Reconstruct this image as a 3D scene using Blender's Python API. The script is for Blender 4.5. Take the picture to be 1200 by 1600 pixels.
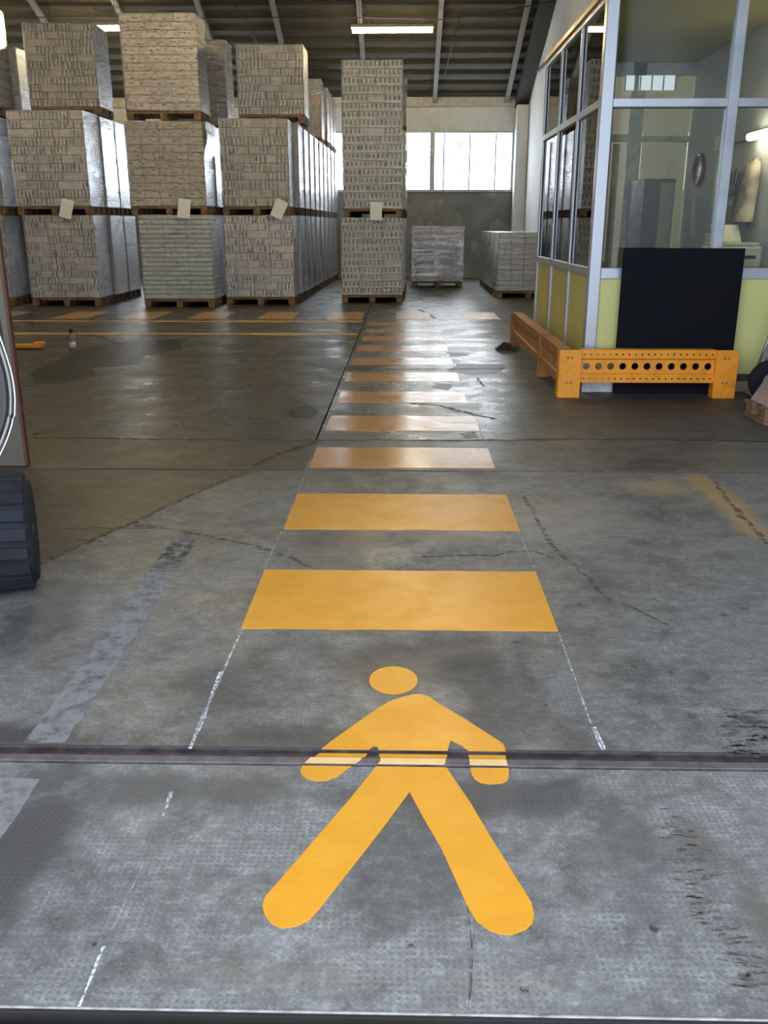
import bpy, math, random
from mathutils import Vector, Matrix, noise
for o in list(bpy.data.objects): bpy.data.objects.remove(o)
C = bpy.context.scene.collection
PI = math.pi
rnd = random.Random(7)

# ------------------------------------------------------------------ camera
F, W, H = 1388.0, 1200.0, 1600.0
CAMZ = 1.42
PITCH = math.atan(448 / F)
YAW = math.atan(31 / math.hypot(F, 448))
cd = bpy.data.cameras.new('camera'); cam = bpy.data.objects.new('camera', cd); C.objects.link(cam)
cd.sensor_fit = 'VERTICAL'; cd.sensor_height = 36.0; cd.lens = 36.0 * F / H
cam.location = (0, 0, CAMZ); cam.rotation_euler = (PI / 2 - PITCH, 0, YAW)
bpy.context.scene.camera = cam

# ------------------------------------------------------------------ world, exposure
SKY = 4.6
w = bpy.data.worlds.new('overcast_sky'); bpy.context.scene.world = w; w.use_nodes = True
bgn = w.node_tree.nodes['Background']; bgn.inputs[0].default_value = (0.84, 0.91, 1.0, 1); bgn.inputs[1].default_value = SKY
vs = bpy.context.scene.view_settings
vs.view_transform = 'Standard'; vs.look = 'None'; vs.gamma = 1; vs.use_curve_mapping = False
vs.exposure = 0.0
# the big doorway behind the camera is a portal for the overcast daylight
DOOR_X0, DOOR_X1, DOOR_H, DOOR_Y = -6.0, 2.9, 4.5, 0.95
al = bpy.data.lights.new('doorway_portal', 'AREA'); al.shape = 'RECTANGLE'; al.size = DOOR_X1 - DOOR_X0; al.size_y = DOOR_H
al.cycles.is_portal = True
ao = bpy.data.objects.new('doorway_portal', al); C.objects.link(ao)
ao.location = ((DOOR_X0 + DOOR_X1) / 2, DOOR_Y - 0.03, DOOR_H / 2); ao.rotation_euler = (PI / 2, 0, 0)   # faces +Y, into the hall
TUBE_W = (1.0, 0.80, 0.42)      # warm fluorescent tube colour
TUBE_E = 140.0
WIN_E = 10.5

# ------------------------------------------------------------------ helpers
def gp(px, py, z=0.0):          # ground point of a spot surveyed on the photograph (1200x1600)
    x = (px - 600) / F; y = -(py - 800) / F
    d = (x, math.cos(PITCH) + y * math.sin(PITCH), -math.sin(PITCH) + y * math.cos(PITCH))
    c, s = math.cos(YAW), math.sin(YAW)
    d = (d[0] * c - d[1] * s, d[0] * s + d[1] * c, d[2])
    t = (z - CAMZ) / d[2]
    return (d[0] * t, d[1] * t)

class MB:
    def __init__(s): s.v = []; s.f = []; s.sm = []
    def add(s, vs_, fs, smooth=False):
        n = len(s.v); s.v += [tuple(v) for v in vs_]; s.f += [tuple(i + n for i in f) for f in fs]; s.sm += [smooth] * len(fs); return s
    def box(s, x0, x1, y0, y1, z0, z1, bev=0.0):
        if bev <= 0:
            v = [(x, y, z) for z in (z0, z1) for y in (y0, y1) for x in (x0, x1)]
            return s.add(v, [(0, 2, 3, 1), (4, 5, 7, 6), (0, 1, 5, 4), (2, 6, 7, 3), (0, 4, 6, 2), (1, 3, 7, 5)])
        b = bev; ring = lambda z, i: [(x0 + b + i, y0 + i, z), (x1 - b - i, y0 + i, z), (x1 - i, y0 + b + i, z), (x1 - i, y1 - b - i, z), (x1 - b - i, y1 - i, z), (x0 + b + i, y1 - i, z), (x0 + i, y1 - b - i, z), (x0 + i, y0 + b + i, z)]
        rs = [ring(z0, b * .5), ring(z0 + b, 0), ring(z1 - b, 0), ring(z1, b * .5)]
        v = sum(rs, []); fs = [tuple(range(7, -1, -1)), tuple(range(24, 32))]
        for k in range(3):
            for i in range(8):
                j = (i + 1) % 8; fs.append((k * 8 + i, k * 8 + j, k * 8 + 8 + j, k * 8 + 8 + i))
        return s.add(v, fs)
    def bar(s, p, q, wx, wz):       # rectangular bar between two points
        p, q = Vector(p), Vector(q); d = (q - p).normalized()
        up = Vector((0, 0, 1)) if abs(d.z) < .95 else Vector((0, 1, 0))
        a = d.cross(up).normalized() * wx / 2; b = a.cross(d).normalized() * wz / 2
        v = [p + i * a + j * b for i, j in ((-1, -1), (1, -1), (1, 1), (-1, 1))] + [q + i * a + j * b for i, j in ((-1, -1), (1, -1), (1, 1), (-1, 1))]
        return s.add(v, [(3, 2, 1, 0), (4, 5, 6, 7)] + [(i, (i + 1) % 4, (i + 1) % 4 + 4, i + 4) for i in range(4)])
    def tube(s, pts, r, n=8, smooth=True):
        pts = [Vector(p) for p in pts]; rs = r if isinstance(r, (list, tuple)) else [r] * len(pts)
        v = []; fs = []
        for i, p in enumerate(pts):
            d = (pts[min(i + 1, len(pts) - 1)] - pts[max(i - 1, 0)]).normalized()
            up = Vector((0, 0, 1)) if abs(d.z) < .9 else Vector((1, 0, 0))
            a = d.cross(up).normalized(); b = a.cross(d)
            v += [p + rs[i] * (math.cos(2 * PI * k / n) * a + math.sin(2 * PI * k / n) * b) for k in range(n)]
        for i in range(len(pts) - 1):
            for k in range(n):
                l = (k + 1) % n; fs.append((i * n + k, i * n + l, i * n + n + l, i * n + n + k))
        s.add(v, fs, smooth); m = len(s.v) - len(v)
        s.f += [tuple(m + k for k in range(n - 1, -1, -1)), tuple(m + len(v) - n + k for k in range(n))]; s.sm += [False, False]
        return s
    def lathe(s, prof, axis='z', c=(0, 0, 0), n=24, smooth=True):     # prof: list of (radius, height)
        v = []; fs = []
        for r, h in prof:
            for k in range(n):
                a = 2 * PI * k / n; p = (r * math.cos(a), r * math.sin(a), h)
                if axis == 'x': p = (p[2], p[0], p[1])
                if axis == 'y': p = (p[0], p[2], p[1])
                v.append((p[0] + c[0], p[1] + c[1], p[2] + c[2]))
        for i in range(len(prof) - 1):
            for k in range(n):
                l = (k + 1) % n; fs.append((i * n + k, i * n + l, i * n + n + l, i * n + n + k))
        fs += [tuple(range(n - 1, -1, -1)), tuple((len(prof) - 1) * n + k for k in range(n))]
        return s.add(v, fs, smooth)
    def poly(s, pts, z0, z1):       # flat prism from a 2-D outline
        n = len(pts); v = [(x, y, z0) for x, y in pts] + [(x, y, z1) for x, y in pts]
        return s.add(v, [tuple(range(n - 1, -1, -1)), tuple(range(n, 2 * n))] + [(i, (i + 1) % n, (i + 1) % n + n, i + n) for i in range(n)])
    def holed(s, x0, x1, z0, z1, y, r, rz=None, depth=.006, n=14):    # rectangular cell in the XZ plane with a round hole
        rz = rz or r; cx, cz = (x0 + x1) / 2, (z0 + z1) / 2; hx, hz = (x1 - x0) / 2, (z1 - z0) / 2
        angs = sorted(set([2 * PI * k / n for k in range(n)] + [math.atan2(b * hz, a * hx) % (2 * PI) for a in (1, -1) for b in (1, -1)]))
        o_, i_, j_ = [], [], []
        for a in angs:
            ca, sa = math.cos(a), math.sin(a); t = min(hx / abs(ca) if abs(ca) > 1e-6 else 1e9, hz / abs(sa) if abs(sa) > 1e-6 else 1e9)
            o_.append((cx + ca * t, y, cz + sa * t)); i_.append((cx + ca * r, y, cz + sa * rz)); j_.append((cx + ca * r, y + depth, cz + sa * rz))
        m = len(angs); fs = []
        for k in range(m):
            l = (k + 1) % m; fs += [(k, l, m + l, m + k), (m + k, m + l, 2 * m + l, 2 * m + k)]
        return s.add(o_ + i_ + j_, fs)
    def xf(s, M): s.v = [tuple(M @ Vector(v)) for v in s.v]; return s
    def mesh(s, name, off=(0, 0, 0)):
        me = bpy.data.meshes.new(name)
        me.from_pydata([(v[0] - off[0], v[1] - off[1], v[2] - off[2]) for v in s.v], [], s.f)
        me.polygons.foreach_set('use_smooth', s.sm); me.update()
        return me

def origin_of(p):
    o = Vector((0, 0, 0))
    while p is not None: o += p.location; p = p.parent
    return o
def obj(name, mb, mat, parent=None, loc=None):
    """mb in world coordinates; with no parent the origin goes to loc or the bottom centre"""
    if parent is not None: off = origin_of(parent); me = mb.mesh(name, off); o = bpy.data.objects.new(name, me); o.parent = parent
    else:
        off = loc if loc is not None else (0, 0, 0)
        me = mb.mesh(name, off); o = bpy.data.objects.new(name, me); o.location = off
    me.materials.append(mat); C.objects.link(o); return o
def inst(name, me, pos, parent):
    o = bpy.data.objects.new(name, me); o.parent = parent; o.location = Vector(pos) - origin_of(parent); C.objects.link(o); return o
def thing(name, label, cat, loc=(0, 0, 0), group=None):
    o = bpy.data.objects.new(name, None); o.empty_display_size = .2; C.objects.link(o); o.location = loc
    o['label'] = label; o['category'] = cat
    if group: o['group'] = group
    return o
def tag(o, label, cat, group=None):
    o['label'] = label; o['category'] = cat
    if group: o['group'] = group
    return o
def struct(name, mb, mat, parent=None):
    o = obj(name, mb, mat, parent)
    if parent is None: o['kind'] = 'structure'
    return o

# ------------------------------------------------------------------ materials
class NT:
    def __init__(s, name):
        s.m = bpy.data.materials.new(name); s.m.use_nodes = True; s.t = s.m.node_tree; s.n = s.t.nodes; s.l = s.t.links
        s.b = s.n['Principled BSDF']; s.out = s.n['Material Output']
    def node(s, typ, **kw):
        n = s.n.new(typ)
        for k, v in kw.items():
            if k.startswith('i_'): n.inputs[int(k[2:])].default_value = v
            else: setattr(n, k, v)
        return n
    def link(s, a, b): s.l.new(a, b)
    def math(s, op, a, b=None, clamp=False):
        n = s.node('ShaderNodeMath', operation=op, use_clamp=clamp)
        for i, x in enumerate((a, b)):
            if x is None: continue
            if isinstance(x, (int, float)): n.inputs[i].default_value = x
            else: s.link(x, n.inputs[i])
        return n.outputs[0]
    def noise(s, vec, scale, detail=4, rough=.55, dist=0.0):
        n = s.node('ShaderNodeTexNoise'); n.inputs['Scale'].default_value = scale; n.inputs['Detail'].default_value = detail
        n.inputs['Roughness'].default_value = rough; n.inputs['Distortion'].default_value = dist
        if vec is not None: s.link(vec, n.inputs['Vector'])
        return n.outputs['Fac']
    def mapr(s, v, a, b, c=0.0, d=1.0, smooth=True):
        n = s.node('ShaderNodeMapRange', interpolation_type='SMOOTHSTEP' if smooth else 'LINEAR'); s.link(v, n.inputs[0])
        for i, x in enumerate((a, b, c, d)): n.inputs[i + 1].default_value = x
        return n.outputs[0]
    def mix(s, fac, a, b, mode='MIX'):
        n = s.node('ShaderNodeMix', data_type='RGBA', blend_type=mode)
        if isinstance(fac, (int, float)): n.inputs[0].default_value = fac
        else: s.link(fac, n.inputs[0])
        for i, x in ((6, a), (7, b)):
            if isinstance(x, tuple): n.inputs[i].default_value = (*x, 1)
            else: s.link(x, n.inputs[i])
        return n.outputs[2]
    def vmul(s, v, sc):
        n = s.node('ShaderNodeVectorMath', operation='MULTIPLY'); s.link(v, n.inputs[0]); n.inputs[1].default_value = sc; return n.outputs[0]
    def vadd(s, a, b):
        n = s.node('ShaderNodeVectorMath', operation='ADD'); s.link(a, n.inputs[0]); s.link(b, n.inputs[1]); return n.outputs[0]
    def bump(s, h, strength, dist=.01, prev=None):
        n = s.node('ShaderNodeBump'); n.inputs['Strength'].default_value = strength; n.inputs['Distance'].default_value = dist
        s.link(h, n.inputs['Height'])
        if prev is not None: s.link(prev, n.inputs['Normal'])
        return n.outputs[0]
    def pos(s): return s.node('ShaderNodeNewGeometry').outputs['Position']
    def objc(s): return s.node('ShaderNodeTexCoord').outputs['Object']
    def xyz(s, v):
        n = s.node('ShaderNodeSeparateXYZ'); s.link(v, n.inputs[0]); return n.outputs
    def rand(s): return s.node('ShaderNodeObjectInfo').outputs['Random']

def simple(name, col, rough=.6, metal=0.0, var=.12, scale=9.0, bump=.0, spec=.5, grime=None):
    t = NT(name); p = t.pos(); f = t.noise(p, scale, 5)
    lo = tuple(c * (1 - var * 1.6) for c in col); hi = tuple(min(1, c * (1 + var)) for c in col)
    c = t.mix(t.mapr(f, .3, .7), lo, hi)
    if grime: c = t.mix(t.mapr(t.noise(p, grime[1], 6, .65), .52, .72, 0, grime[2]), c, grime[0])
    t.link(c, t.b.inputs['Base Color']); t.b.inputs['Metallic'].default_value = metal
    t.link(t.mapr(f, .3, .7, max(0, rough - .08), min(1, rough + .08)), t.b.inputs['Roughness'])
    t.b.inputs['Specular IOR Level'].default_value = spec
    if bump: t.link(t.bump(t.noise(p, scale * 6, 3), bump, .004), t.b.inputs['Normal'])
    return t.m
def emitter(name, col, e):
    t = NT(name); em = t.node('ShaderNodeEmission'); em.inputs[0].default_value = (*col, 1); em.inputs[1].default_value = e
    t.link(em.outputs[0], t.out.inputs[0]); return t.m

M = {}
M['alu'] = simple('aluminium', (.50, .54, .62), .38, .55, .05, 3)
M['alu_dark'] = simple('aluminium_gasket', (.05, .055, .06), .6)
M['yellow_panel'] = simple('pale_yellow_panel', (.60, .60, .24), .5, 0, .04, 1.5)
M['yellow_panel_shaded'] = simple('pale_yellow_panel_shaded', (.56, .50, .16), .45, 0, .06, 1.5)  # booth side panels: their weaker light is put into a darker yellow
M['orange'] = simple('orange_steel', (.80, .30, .018), .42, 0, .06, 5, 0, .5, ((.25, .10, .03), 14, .5))
M['orange_shaded'] = simple('orange_steel_shaded', (.36, .155, .045), .6, 0, .12, 7, 0, .5, ((.15, .06, .03), 9, .7))  # guard side rails and legs: shade put into a browner, grimier orange
M['bolt'] = simple('bolt_steel', (.45, .40, .33), .4, .8)
M['black_board'] = simple('black_board', (.0045, .0055, .010), .65, 0, .1, 2, 0, .12)
M['white_plinth'] = simple('white_plinth', (.62, .66, .74), .5)
M['block'] = simple('rough_block', (.35, .26, .20), .8)
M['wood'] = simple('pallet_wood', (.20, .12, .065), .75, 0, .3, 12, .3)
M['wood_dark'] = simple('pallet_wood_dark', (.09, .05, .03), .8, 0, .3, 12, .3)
M['wall_white'] = simple('wall_white_plaster', (.62, .65, .68), .8, 0, .06, .8, .1, .3, ((.4, .42, .42), 1.2, .4))
M['wall_grey'] = simple('wall_grey_plaster', (.20, .21, .215), .85, 0, .15, 1.3, .2, .3, ((.42, .42, .42), 2.2, .45))
M['eave'] = simple('eave_beam', (.52, .50, .46), .7)
M['roof'] = simple('roof_sheet', (.075, .064, .043), .75, 0, .2, 2)
M['purlin'] = simple('purlin_dark', (.032, .027, .019), .8, 0, .15, 3)
M['rafter'] = simple('rafter_concrete', (.19, .19, .185), .8, 0, .1, 2)
M['rafter_dark'] = simple('truss_dark', (.025, .023, .02), .8)
M['steel_dark'] = simple('track_steel', (.05, .043, .05), .5, .2, .25, 14, .2, .5, ((.12, .09, .075), 20, .5))
M['steel_bright'] = simple('rail_steel', (.12, .105, .12), .5, .25, .2, 20, .1, .5, ((.06, .05, .05), 12, .8))
M['edge_bright'] = simple('worn_steel_edge', (.36, .37, .39), .45, .3, .2, 20, .1, .5, ((.06, .05, .05), 9, .8))
M['pit'] = simple('groove_dark', (.012, .011, .011), .8)
M['paper'] = simple('paper', (.74, .76, .80), .7, 0, .02)
M['rubber'] = simple('tyre_rubber', (.013, .016, .023), .8, 0, .2, 10, 0, .2)
M['machine_grey'] = simple('machine_grey', (.075, .075, .08), .35, .1, .1, 5)
M['machine_light'] = simple('machine_light_grey', (.30, .31, .33), .35, .2, .1, 5)
M['chrome'] = simple('chrome', (.5, .5, .52), .25, 1.0, .02)
M['red_edge'] = simple('rust_red_paint', (.09, .025, .016), .55, 0, .2, 8)
M['door_leaf'] = simple('door_leaf_grey', (.10, .09, .075), .5, 0, .15, 3)
M['tool_yellow'] = simple('tool_yellow', (.80, .36, .04), .5)
M['cardboard'] = simple('cardboard', (.36, .25, .15), .8)
M['cream'] = simple('cream_plastic', (.62, .60, .48), .45)
M['blackp'] = simple('black_plastic', (.02, .02, .022), .4)
M['red_rim'] = simple('dark_red_rim', (.16, .025, .03), .35)
M['clock_face'] = simple('clock_face', (.75, .76, .76), .3)
M['dark_green'] = simple('cabinet_dark_green', (.012, .022, .022), .4)
M['olive_grey'] = simple('cabinet_olive_grey', (.20, .21, .15), .5)
M['jacket'] = simple('hanging_jacket', (.16, .17, .2), .9, 0, .3, 10)
M['jacket_light'] = simple('hanging_shirt', (.50, .42, .34), .9, 0, .3, 8)
M['ceil_booth'] = simple('booth_ceiling', (.26, .235, .085), .6, 0, .1, 1.5)
M['wood_trim'] = simple('wood_trim', (.42, .22, .08), .4)
M['door_cream'] = simple('door_frame_cream', (.52, .50, .36), .5)
M['booth_floor'] = simple('booth_floor_sheet', (.18, .17, .15), .5)
M['tube'] = emitter('fluorescent_tube_light', TUBE_W, TUBE_E)
M['tube_small'] = emitter('office_lamp_light', (1.0, .85, .55), 24.0)
M['housing'] = simple('lamp_housing', (.42, .36, .25), .5)
M['pink_load'] = simple('dusty_pink_cover', (.36, .29, .28), .6, 0, .1, 6)
M['cable'] = simple('cable_dark', (.02, .018, .016), .6)
M['steel_galv'] = simple('galvanised_steel', (.30, .33, .36), .4, .6)

# glass: clear pane with a Fresnel reflection
t = NT('clear_glass'); tr = t.node('ShaderNodeBsdfTransparent'); tr.inputs[0].default_value = (.86, .90, .89, 1)
gl = t.node('ShaderNodeBsdfGlossy'); gl.inputs['Roughness'].default_value = .015
fr = t.node('ShaderNodeFresnel'); fr.inputs[0].default_value = 1.6; mx = t.node('ShaderNodeMixShader')
t.link(t.math('MULTIPLY', fr.outputs[0], 1.25, True), mx.inputs[0]); t.link(tr.outputs[0], mx.inputs[1]); t.link(gl.outputs[0], mx.inputs[2]); t.link(mx.outputs[0], t.out.inputs[0]); M['glass'] = t.m

# stretch film
def film_mat(name, milk, hs=(5.0, 5.0, 24.0), strength=1.0, extra=1.7):
    t = NT(name); p = t.pos()
    r = t.node('ShaderNodeObjectInfo').outputs['Random']; cx = t.node('ShaderNodeCombineXYZ'); t.link(t.math('MULTIPLY', r, 30.), cx.inputs[0])
    q = t.vadd(t.vmul(p, hs), cx.outputs[0])
    n1 = t.noise(q, 1.0, 6, .7, .8); n2 = t.noise(p, 5.0, 3, .5, .4)
    nb = t.bump(t.math('ADD', n1, t.math('MULTIPLY', n2, 1.0)), strength, .022)
    tr = t.node('ShaderNodeBsdfTransparent'); tr.inputs[0].default_value = (.93, .94, .95, 1)
    gl = t.node('ShaderNodeBsdfGlossy'); gl.inputs['Roughness'].default_value = .12; gl.inputs[0].default_value = (.95, .96, 1, 1); t.link(nb, gl.inputs['Normal'])
    df = t.node('ShaderNodeBsdfDiffuse'); df.inputs[0].default_value = (.82, .83, .85, 1); t.link(nb, df.inputs['Normal'])
    fr = t.node('ShaderNodeFresnel'); fr.inputs[0].default_value = 1.55; t.link(nb, fr.inputs['Normal'])
    m1 = t.node('ShaderNodeMixShader'); m2 = t.node('ShaderNodeMixShader')
    t.link(t.math('MULTIPLY', t.mapr(n1, .35, .75), milk, True), m1.inputs[0]); t.link(tr.outputs[0], m1.inputs[1]); t.link(df.outputs[0], m1.inputs[2])
    t.link(t.math('ADD', t.math('MULTIPLY', fr.outputs[0], extra), .17, True), m2.inputs[0]); t.link(m1.outputs[0], m2.inputs[1]); t.link(gl.outputs[0], m2.inputs[2])
    t.link(m2.outputs[0], t.out.inputs[0]); return t.m
M['film'] = film_mat('stretch_film', .30)
M['film_tight'] = film_mat('stretch_film_tight', .3, (4, 4, 20), .9, 1.5)
M['film_bag'] = film_mat('stretch_film_sacks', .3, (2, 2, 9), 1.0, 1.5)

# cartons: print and bottle / can patterns differ by kind
def pack_mat(name, a, b, cvec, thr, tray=None, accent=None, zline=None, rough=.55, bars=None):
    t = NT(name); p = t.objc(); r = t.rand(); cx = t.node('ShaderNodeCombineXYZ')
    t.link(t.math('MULTIPLY', r, 71.), cx.inputs[0]); t.link(t.math('MULTIPLY', r, 37.), cx.inputs[2])
    q = t.vadd(t.vmul(p, cvec), cx.outputs[0]); f = t.noise(q, 1.0, 3, .6)
    if bars:            # rows of bottles or cans showing between the printed strips; about a third of the packs lie turned and show a plain long side
        X = t.xyz(p); u = t.math('ADD', t.math('MULTIPLY', t.math('ADD', X[0], X[1]), 2 * PI * bars[0]), t.math('MULTIPLY', r, 40.))
        bw = t.math('MULTIPLY', t.math('ADD', t.math('SINE', u), 1.0), .5)
        on = t.mapr(t.math('FRACT', t.math('MULTIPLY', r, 17.3)), bars[2], bars[2] + .05, 1, 0)
        f = t.math('ADD', t.math('MULTIPLY', f, .55), t.math('MULTIPLY', t.math('MULTIPLY', bw, on), bars[1]))
        f = t.math('ADD', f, t.math('MULTIPLY', t.mapr(t.math('ABSOLUTE', X[2]), .02, .05, 1, 0), .03))
    c = t.mix(t.mapr(f, thr, thr + .09), a, b)
    if accent: c = t.mix(t.mapr(t.noise(t.vadd(t.vmul(p, (9, 9, 7)), cx.outputs[0]), 1.0, 2), .62, .68, 0, .8), c, accent)
    z = t.xyz(p)[2]
    if tray: c = t.mix(t.mapr(z, tray[0], tray[0] + .012, 1, 0), c, tray[1])
    if zline: c = t.mix(t.mapr(z, zline[0], zline[0] + .008), c, zline[1])
    c = t.mix(t.mapr(r, 0, 1, 0, .45, False), c, tuple(x * .5 for x in a))
    t.link(c, t.b.inputs['Base Color']); t.b.inputs['Roughness'].default_value = rough
    return t.m
PK = {
 'pink':  pack_mat('pack_pinkish_white', (.92, .85, .81), (.13, .06, .05), (19, 19, 5), .46, None, (.40, .14, .11), (.055, (.58, .50, .44)), .55, (15.0, .26, .62)),
 'brown': pack_mat('pack_brown_cream', (.58, .50, .40), (.08, .04, .028), (19, 19, 4.5), .44, None, (.30, .09, .06), (.055, (.46, .38, .28)), .55, (14.0, .27, .72)),
 'tan':   pack_mat('carton_tan', (.74, .61, .45), (.12, .08, .06), (12, 12, 30), .54, (-.058, (.20, .13, .09)), None, None, .7),
 'grey':  pack_mat('tray_grey_green', (.60, .60, .51), (.015, .015, .013), (24, 24, 7), .44, (-.028, (.66, .65, .58)), None, (.055, (.6, .59, .5)), .55, (12.5, .30, .9)),
 'green': pack_mat('carton_pale_green', (.86, .94, .87), (.42, .52, .44), (10, 10, 28), .56, (-.027, (.2, .27, .2)), None, None),
 'white': pack_mat('carton_white', (.72, .72, .71), (.25, .24, .23), (16, 16, 30), .58, (-.046, (.28, .27, .26)), None, None),
 'red':   pack_mat('carton_red_brown', (.34, .20, .14), (.16, .05, .035), (6, 6, 20), .5, (-.02, (.13, .035, .03)), None, None),
 'orange_red': pack_mat('crate_orange_red', (.42, .16, .04), (.16, .02, .012), (14, 14, 12), .5, None, None, None),
 'darkgreen': pack_mat('carton_dark_green', (.07, .13, .07), (.03, .06, .035), (6, 6, 6), .5, None, None, None),
 'sack':  pack_mat('sack_woven', (.52, .48, .45), (.33, .22, .20), (7, 7, 5), .55, None, None, None),
}

# ------------------------------------------------------------------ floor material
def floor_mat(name, base, dark, blobs=(), grid=0.0, rough=(.34, .6), streak=.5, tint=None, bmp=.4, matte=None):
    base = tuple(v * .74 for v in base); dark = tuple(v * .60 for v in dark); blobs = [(*b[:4], min(.95, b[4] * 1.25), b[5]) for b in blobs]
    t = NT(name); p = t.pos()
    big = t.noise(p, 1.1, 7, .68, .2); mid = t.noise(p, 6.5, 8, .78, .15); fine = t.noise(p, 70, 4, .7)
    wisp = t.noise(t.vmul(p, (2.0, 7.0, 1)), 3.0, 8, .78, .5)
    c = t.mix(t.mapr(t.math('ADD', t.math('MULTIPLY', mid, .6), t.math('MULTIPLY', big, .4)), .38, .56), dark, base)
    gr = t.noise(t.vmul(p, (1.0, 1.5, 1)), 19, 8, .82)
    c = t.mix(t.mapr(gr, .44, .60, .42, 0), c, tuple(x * .5 for x in dark))
    c = t.mix(t.mapr(gr, .56, .66, 0, .28), c, tuple(min(1, x * 1.45) for x in base))
    c = t.mix(t.mapr(wisp, .50, .64, 0, streak), c, tuple(x * .62 for x in dark))
    c = t.mix(t.mapr(big, .52, .75, 0, .45), c, tuple(x * .72 for x in base))
    c = t.mix(t.mapr(fine, .42, .62, 0, .58), c, tuple(x * .45 for x in base))
    c = t.mix(t.mapr(t.noise(p, 150, 3, .7), .56, .68, 0, .35), c, tuple(min(1, x * 1.6) for x in base))
    c = t.mix(t.mapr(t.noise(p, 23, 3, .6), .63, .70, 0, .35), c, tuple(x * .35 for x in dark))
    X = t.xyz(p)
    wob = t.math('MULTIPLY', t.math('SUBTRACT', t.noise(p, 3.2, 8, .78, .2), .5), 2.2)
    for (cx_, cy_, sx, sy, stg, col) in blobs:
        dx = t.math('DIVIDE', t.math('SUBTRACT', X[0], cx_), sx); dy = t.math('DIVIDE', t.math('SUBTRACT', X[1], cy_), sy)
        d = t.math('ADD', t.math('SQRT', t.math('ADD', t.math('MULTIPLY', dx, dx), t.math('MULTIPLY', dy, dy))), wob)
        c = t.mix(t.mapr(d, .35, 1.15, stg, 0), c, col)
    if tint: c = t.mix(tint[1], c, tint[0], 'MULTIPLY')
    nrm = None
    if grid > 0:            # pressed anti-slip dimples
        vo = t.node('ShaderNodeTexVoronoi'); vo.inputs['Scale'].default_value = 1 / .0158; vo.inputs['Randomness'].default_value = .06
        vo.voronoi_dimensions = '2D'; t.link(p, vo.inputs['Vector'])
        dots = t.mapr(vo.outputs['Distance'], .14, .34, 1, 0)
        msk = t.math('MULTIPLY', dots, t.mapr(t.noise(p, 2.2, 6, .75, .1), .42, .54))
        c = t.mix(t.math('MULTIPLY', msk, .62 * grid), c, tuple(x * .34 for x in base))
        nrm = t.bump(msk, -.6 * grid, .004)
    nrm = t.bump(t.math('ADD', t.math('MULTIPLY', mid, .6), t.math('MULTIPLY', fine, .35)), bmp, .007, nrm)
    t.link(nrm, t.b.inputs['Normal']); t.link(c, t.b.inputs['Base Color'])
    ro = t.mapr(t.noise(p, 2.2, 6, .7, .3), .35, .65, *rough)
    if matte: ro = t.math('ADD', ro, t.mapr(t.math('ADD', X[0], t.math('MULTIPLY', wob, .2)), matte[0], matte[1], 0, matte[2]), True)
    t.link(ro, t.b.inputs['Roughness'])
    return t.m
DK = (.035, .035, .04)
near_blobs = [(-.55, 2.55, .22, .30, .45, DK), (.12, 2.75, .42, .28, .62, DK), (.30, 2.45, .18, .35, .5, DK), (-.2, 2.25, .5, .10, .5, DK), (-1.2, 2.25, .5, .08, .75, (.04, .04, .042)), (-1.35, 3.0, .16, .45, .45, DK),
  (-1.55, 2.6, .15, .35, .8, (.025, .024, .025)), (1.28, 2.35, .14, .22, .6, (.03, .025, .02)), (-.35, 3.9, .25, .5, .4, DK), (.0, 4.0, .5, .12, .5, (.06, .055, .055)), (.75, 4.3, .5, .5, .3, (.30, .29, .25)),
  (1.75, 4.6, .12, .8, .75, (.30, .20, .08)), (1.45, 4.9, .25, .22, .5, (.32, .24, .12)), (-.6, 5.1, .8, .18, .4, (.07, .065, .06)), (.2, 5.1, .5, .15, .35, DK)]
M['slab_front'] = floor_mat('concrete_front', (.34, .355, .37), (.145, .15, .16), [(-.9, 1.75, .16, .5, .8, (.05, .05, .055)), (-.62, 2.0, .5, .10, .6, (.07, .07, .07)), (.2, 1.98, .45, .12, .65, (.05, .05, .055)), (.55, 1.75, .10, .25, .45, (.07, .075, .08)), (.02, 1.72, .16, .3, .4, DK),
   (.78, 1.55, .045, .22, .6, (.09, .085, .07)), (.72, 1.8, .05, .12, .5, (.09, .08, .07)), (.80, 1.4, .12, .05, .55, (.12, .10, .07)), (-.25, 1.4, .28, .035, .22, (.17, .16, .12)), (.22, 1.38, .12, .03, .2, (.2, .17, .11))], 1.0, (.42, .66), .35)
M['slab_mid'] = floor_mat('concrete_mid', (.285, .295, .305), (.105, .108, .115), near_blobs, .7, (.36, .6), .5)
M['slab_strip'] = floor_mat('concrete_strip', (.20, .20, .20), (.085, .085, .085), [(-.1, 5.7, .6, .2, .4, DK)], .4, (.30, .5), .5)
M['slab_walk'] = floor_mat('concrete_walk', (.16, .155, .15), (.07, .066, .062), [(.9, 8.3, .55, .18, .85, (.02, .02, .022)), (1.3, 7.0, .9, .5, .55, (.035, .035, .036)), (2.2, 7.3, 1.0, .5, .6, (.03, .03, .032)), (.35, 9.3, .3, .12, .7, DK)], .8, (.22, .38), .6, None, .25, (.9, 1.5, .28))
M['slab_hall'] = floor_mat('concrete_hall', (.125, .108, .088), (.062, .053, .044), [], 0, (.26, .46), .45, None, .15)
M['slab_brown'] = floor_mat('concrete_brown', (.115, .094, .072), (.06, .05, .04), [], 0, (.34, .5), .45)

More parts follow.
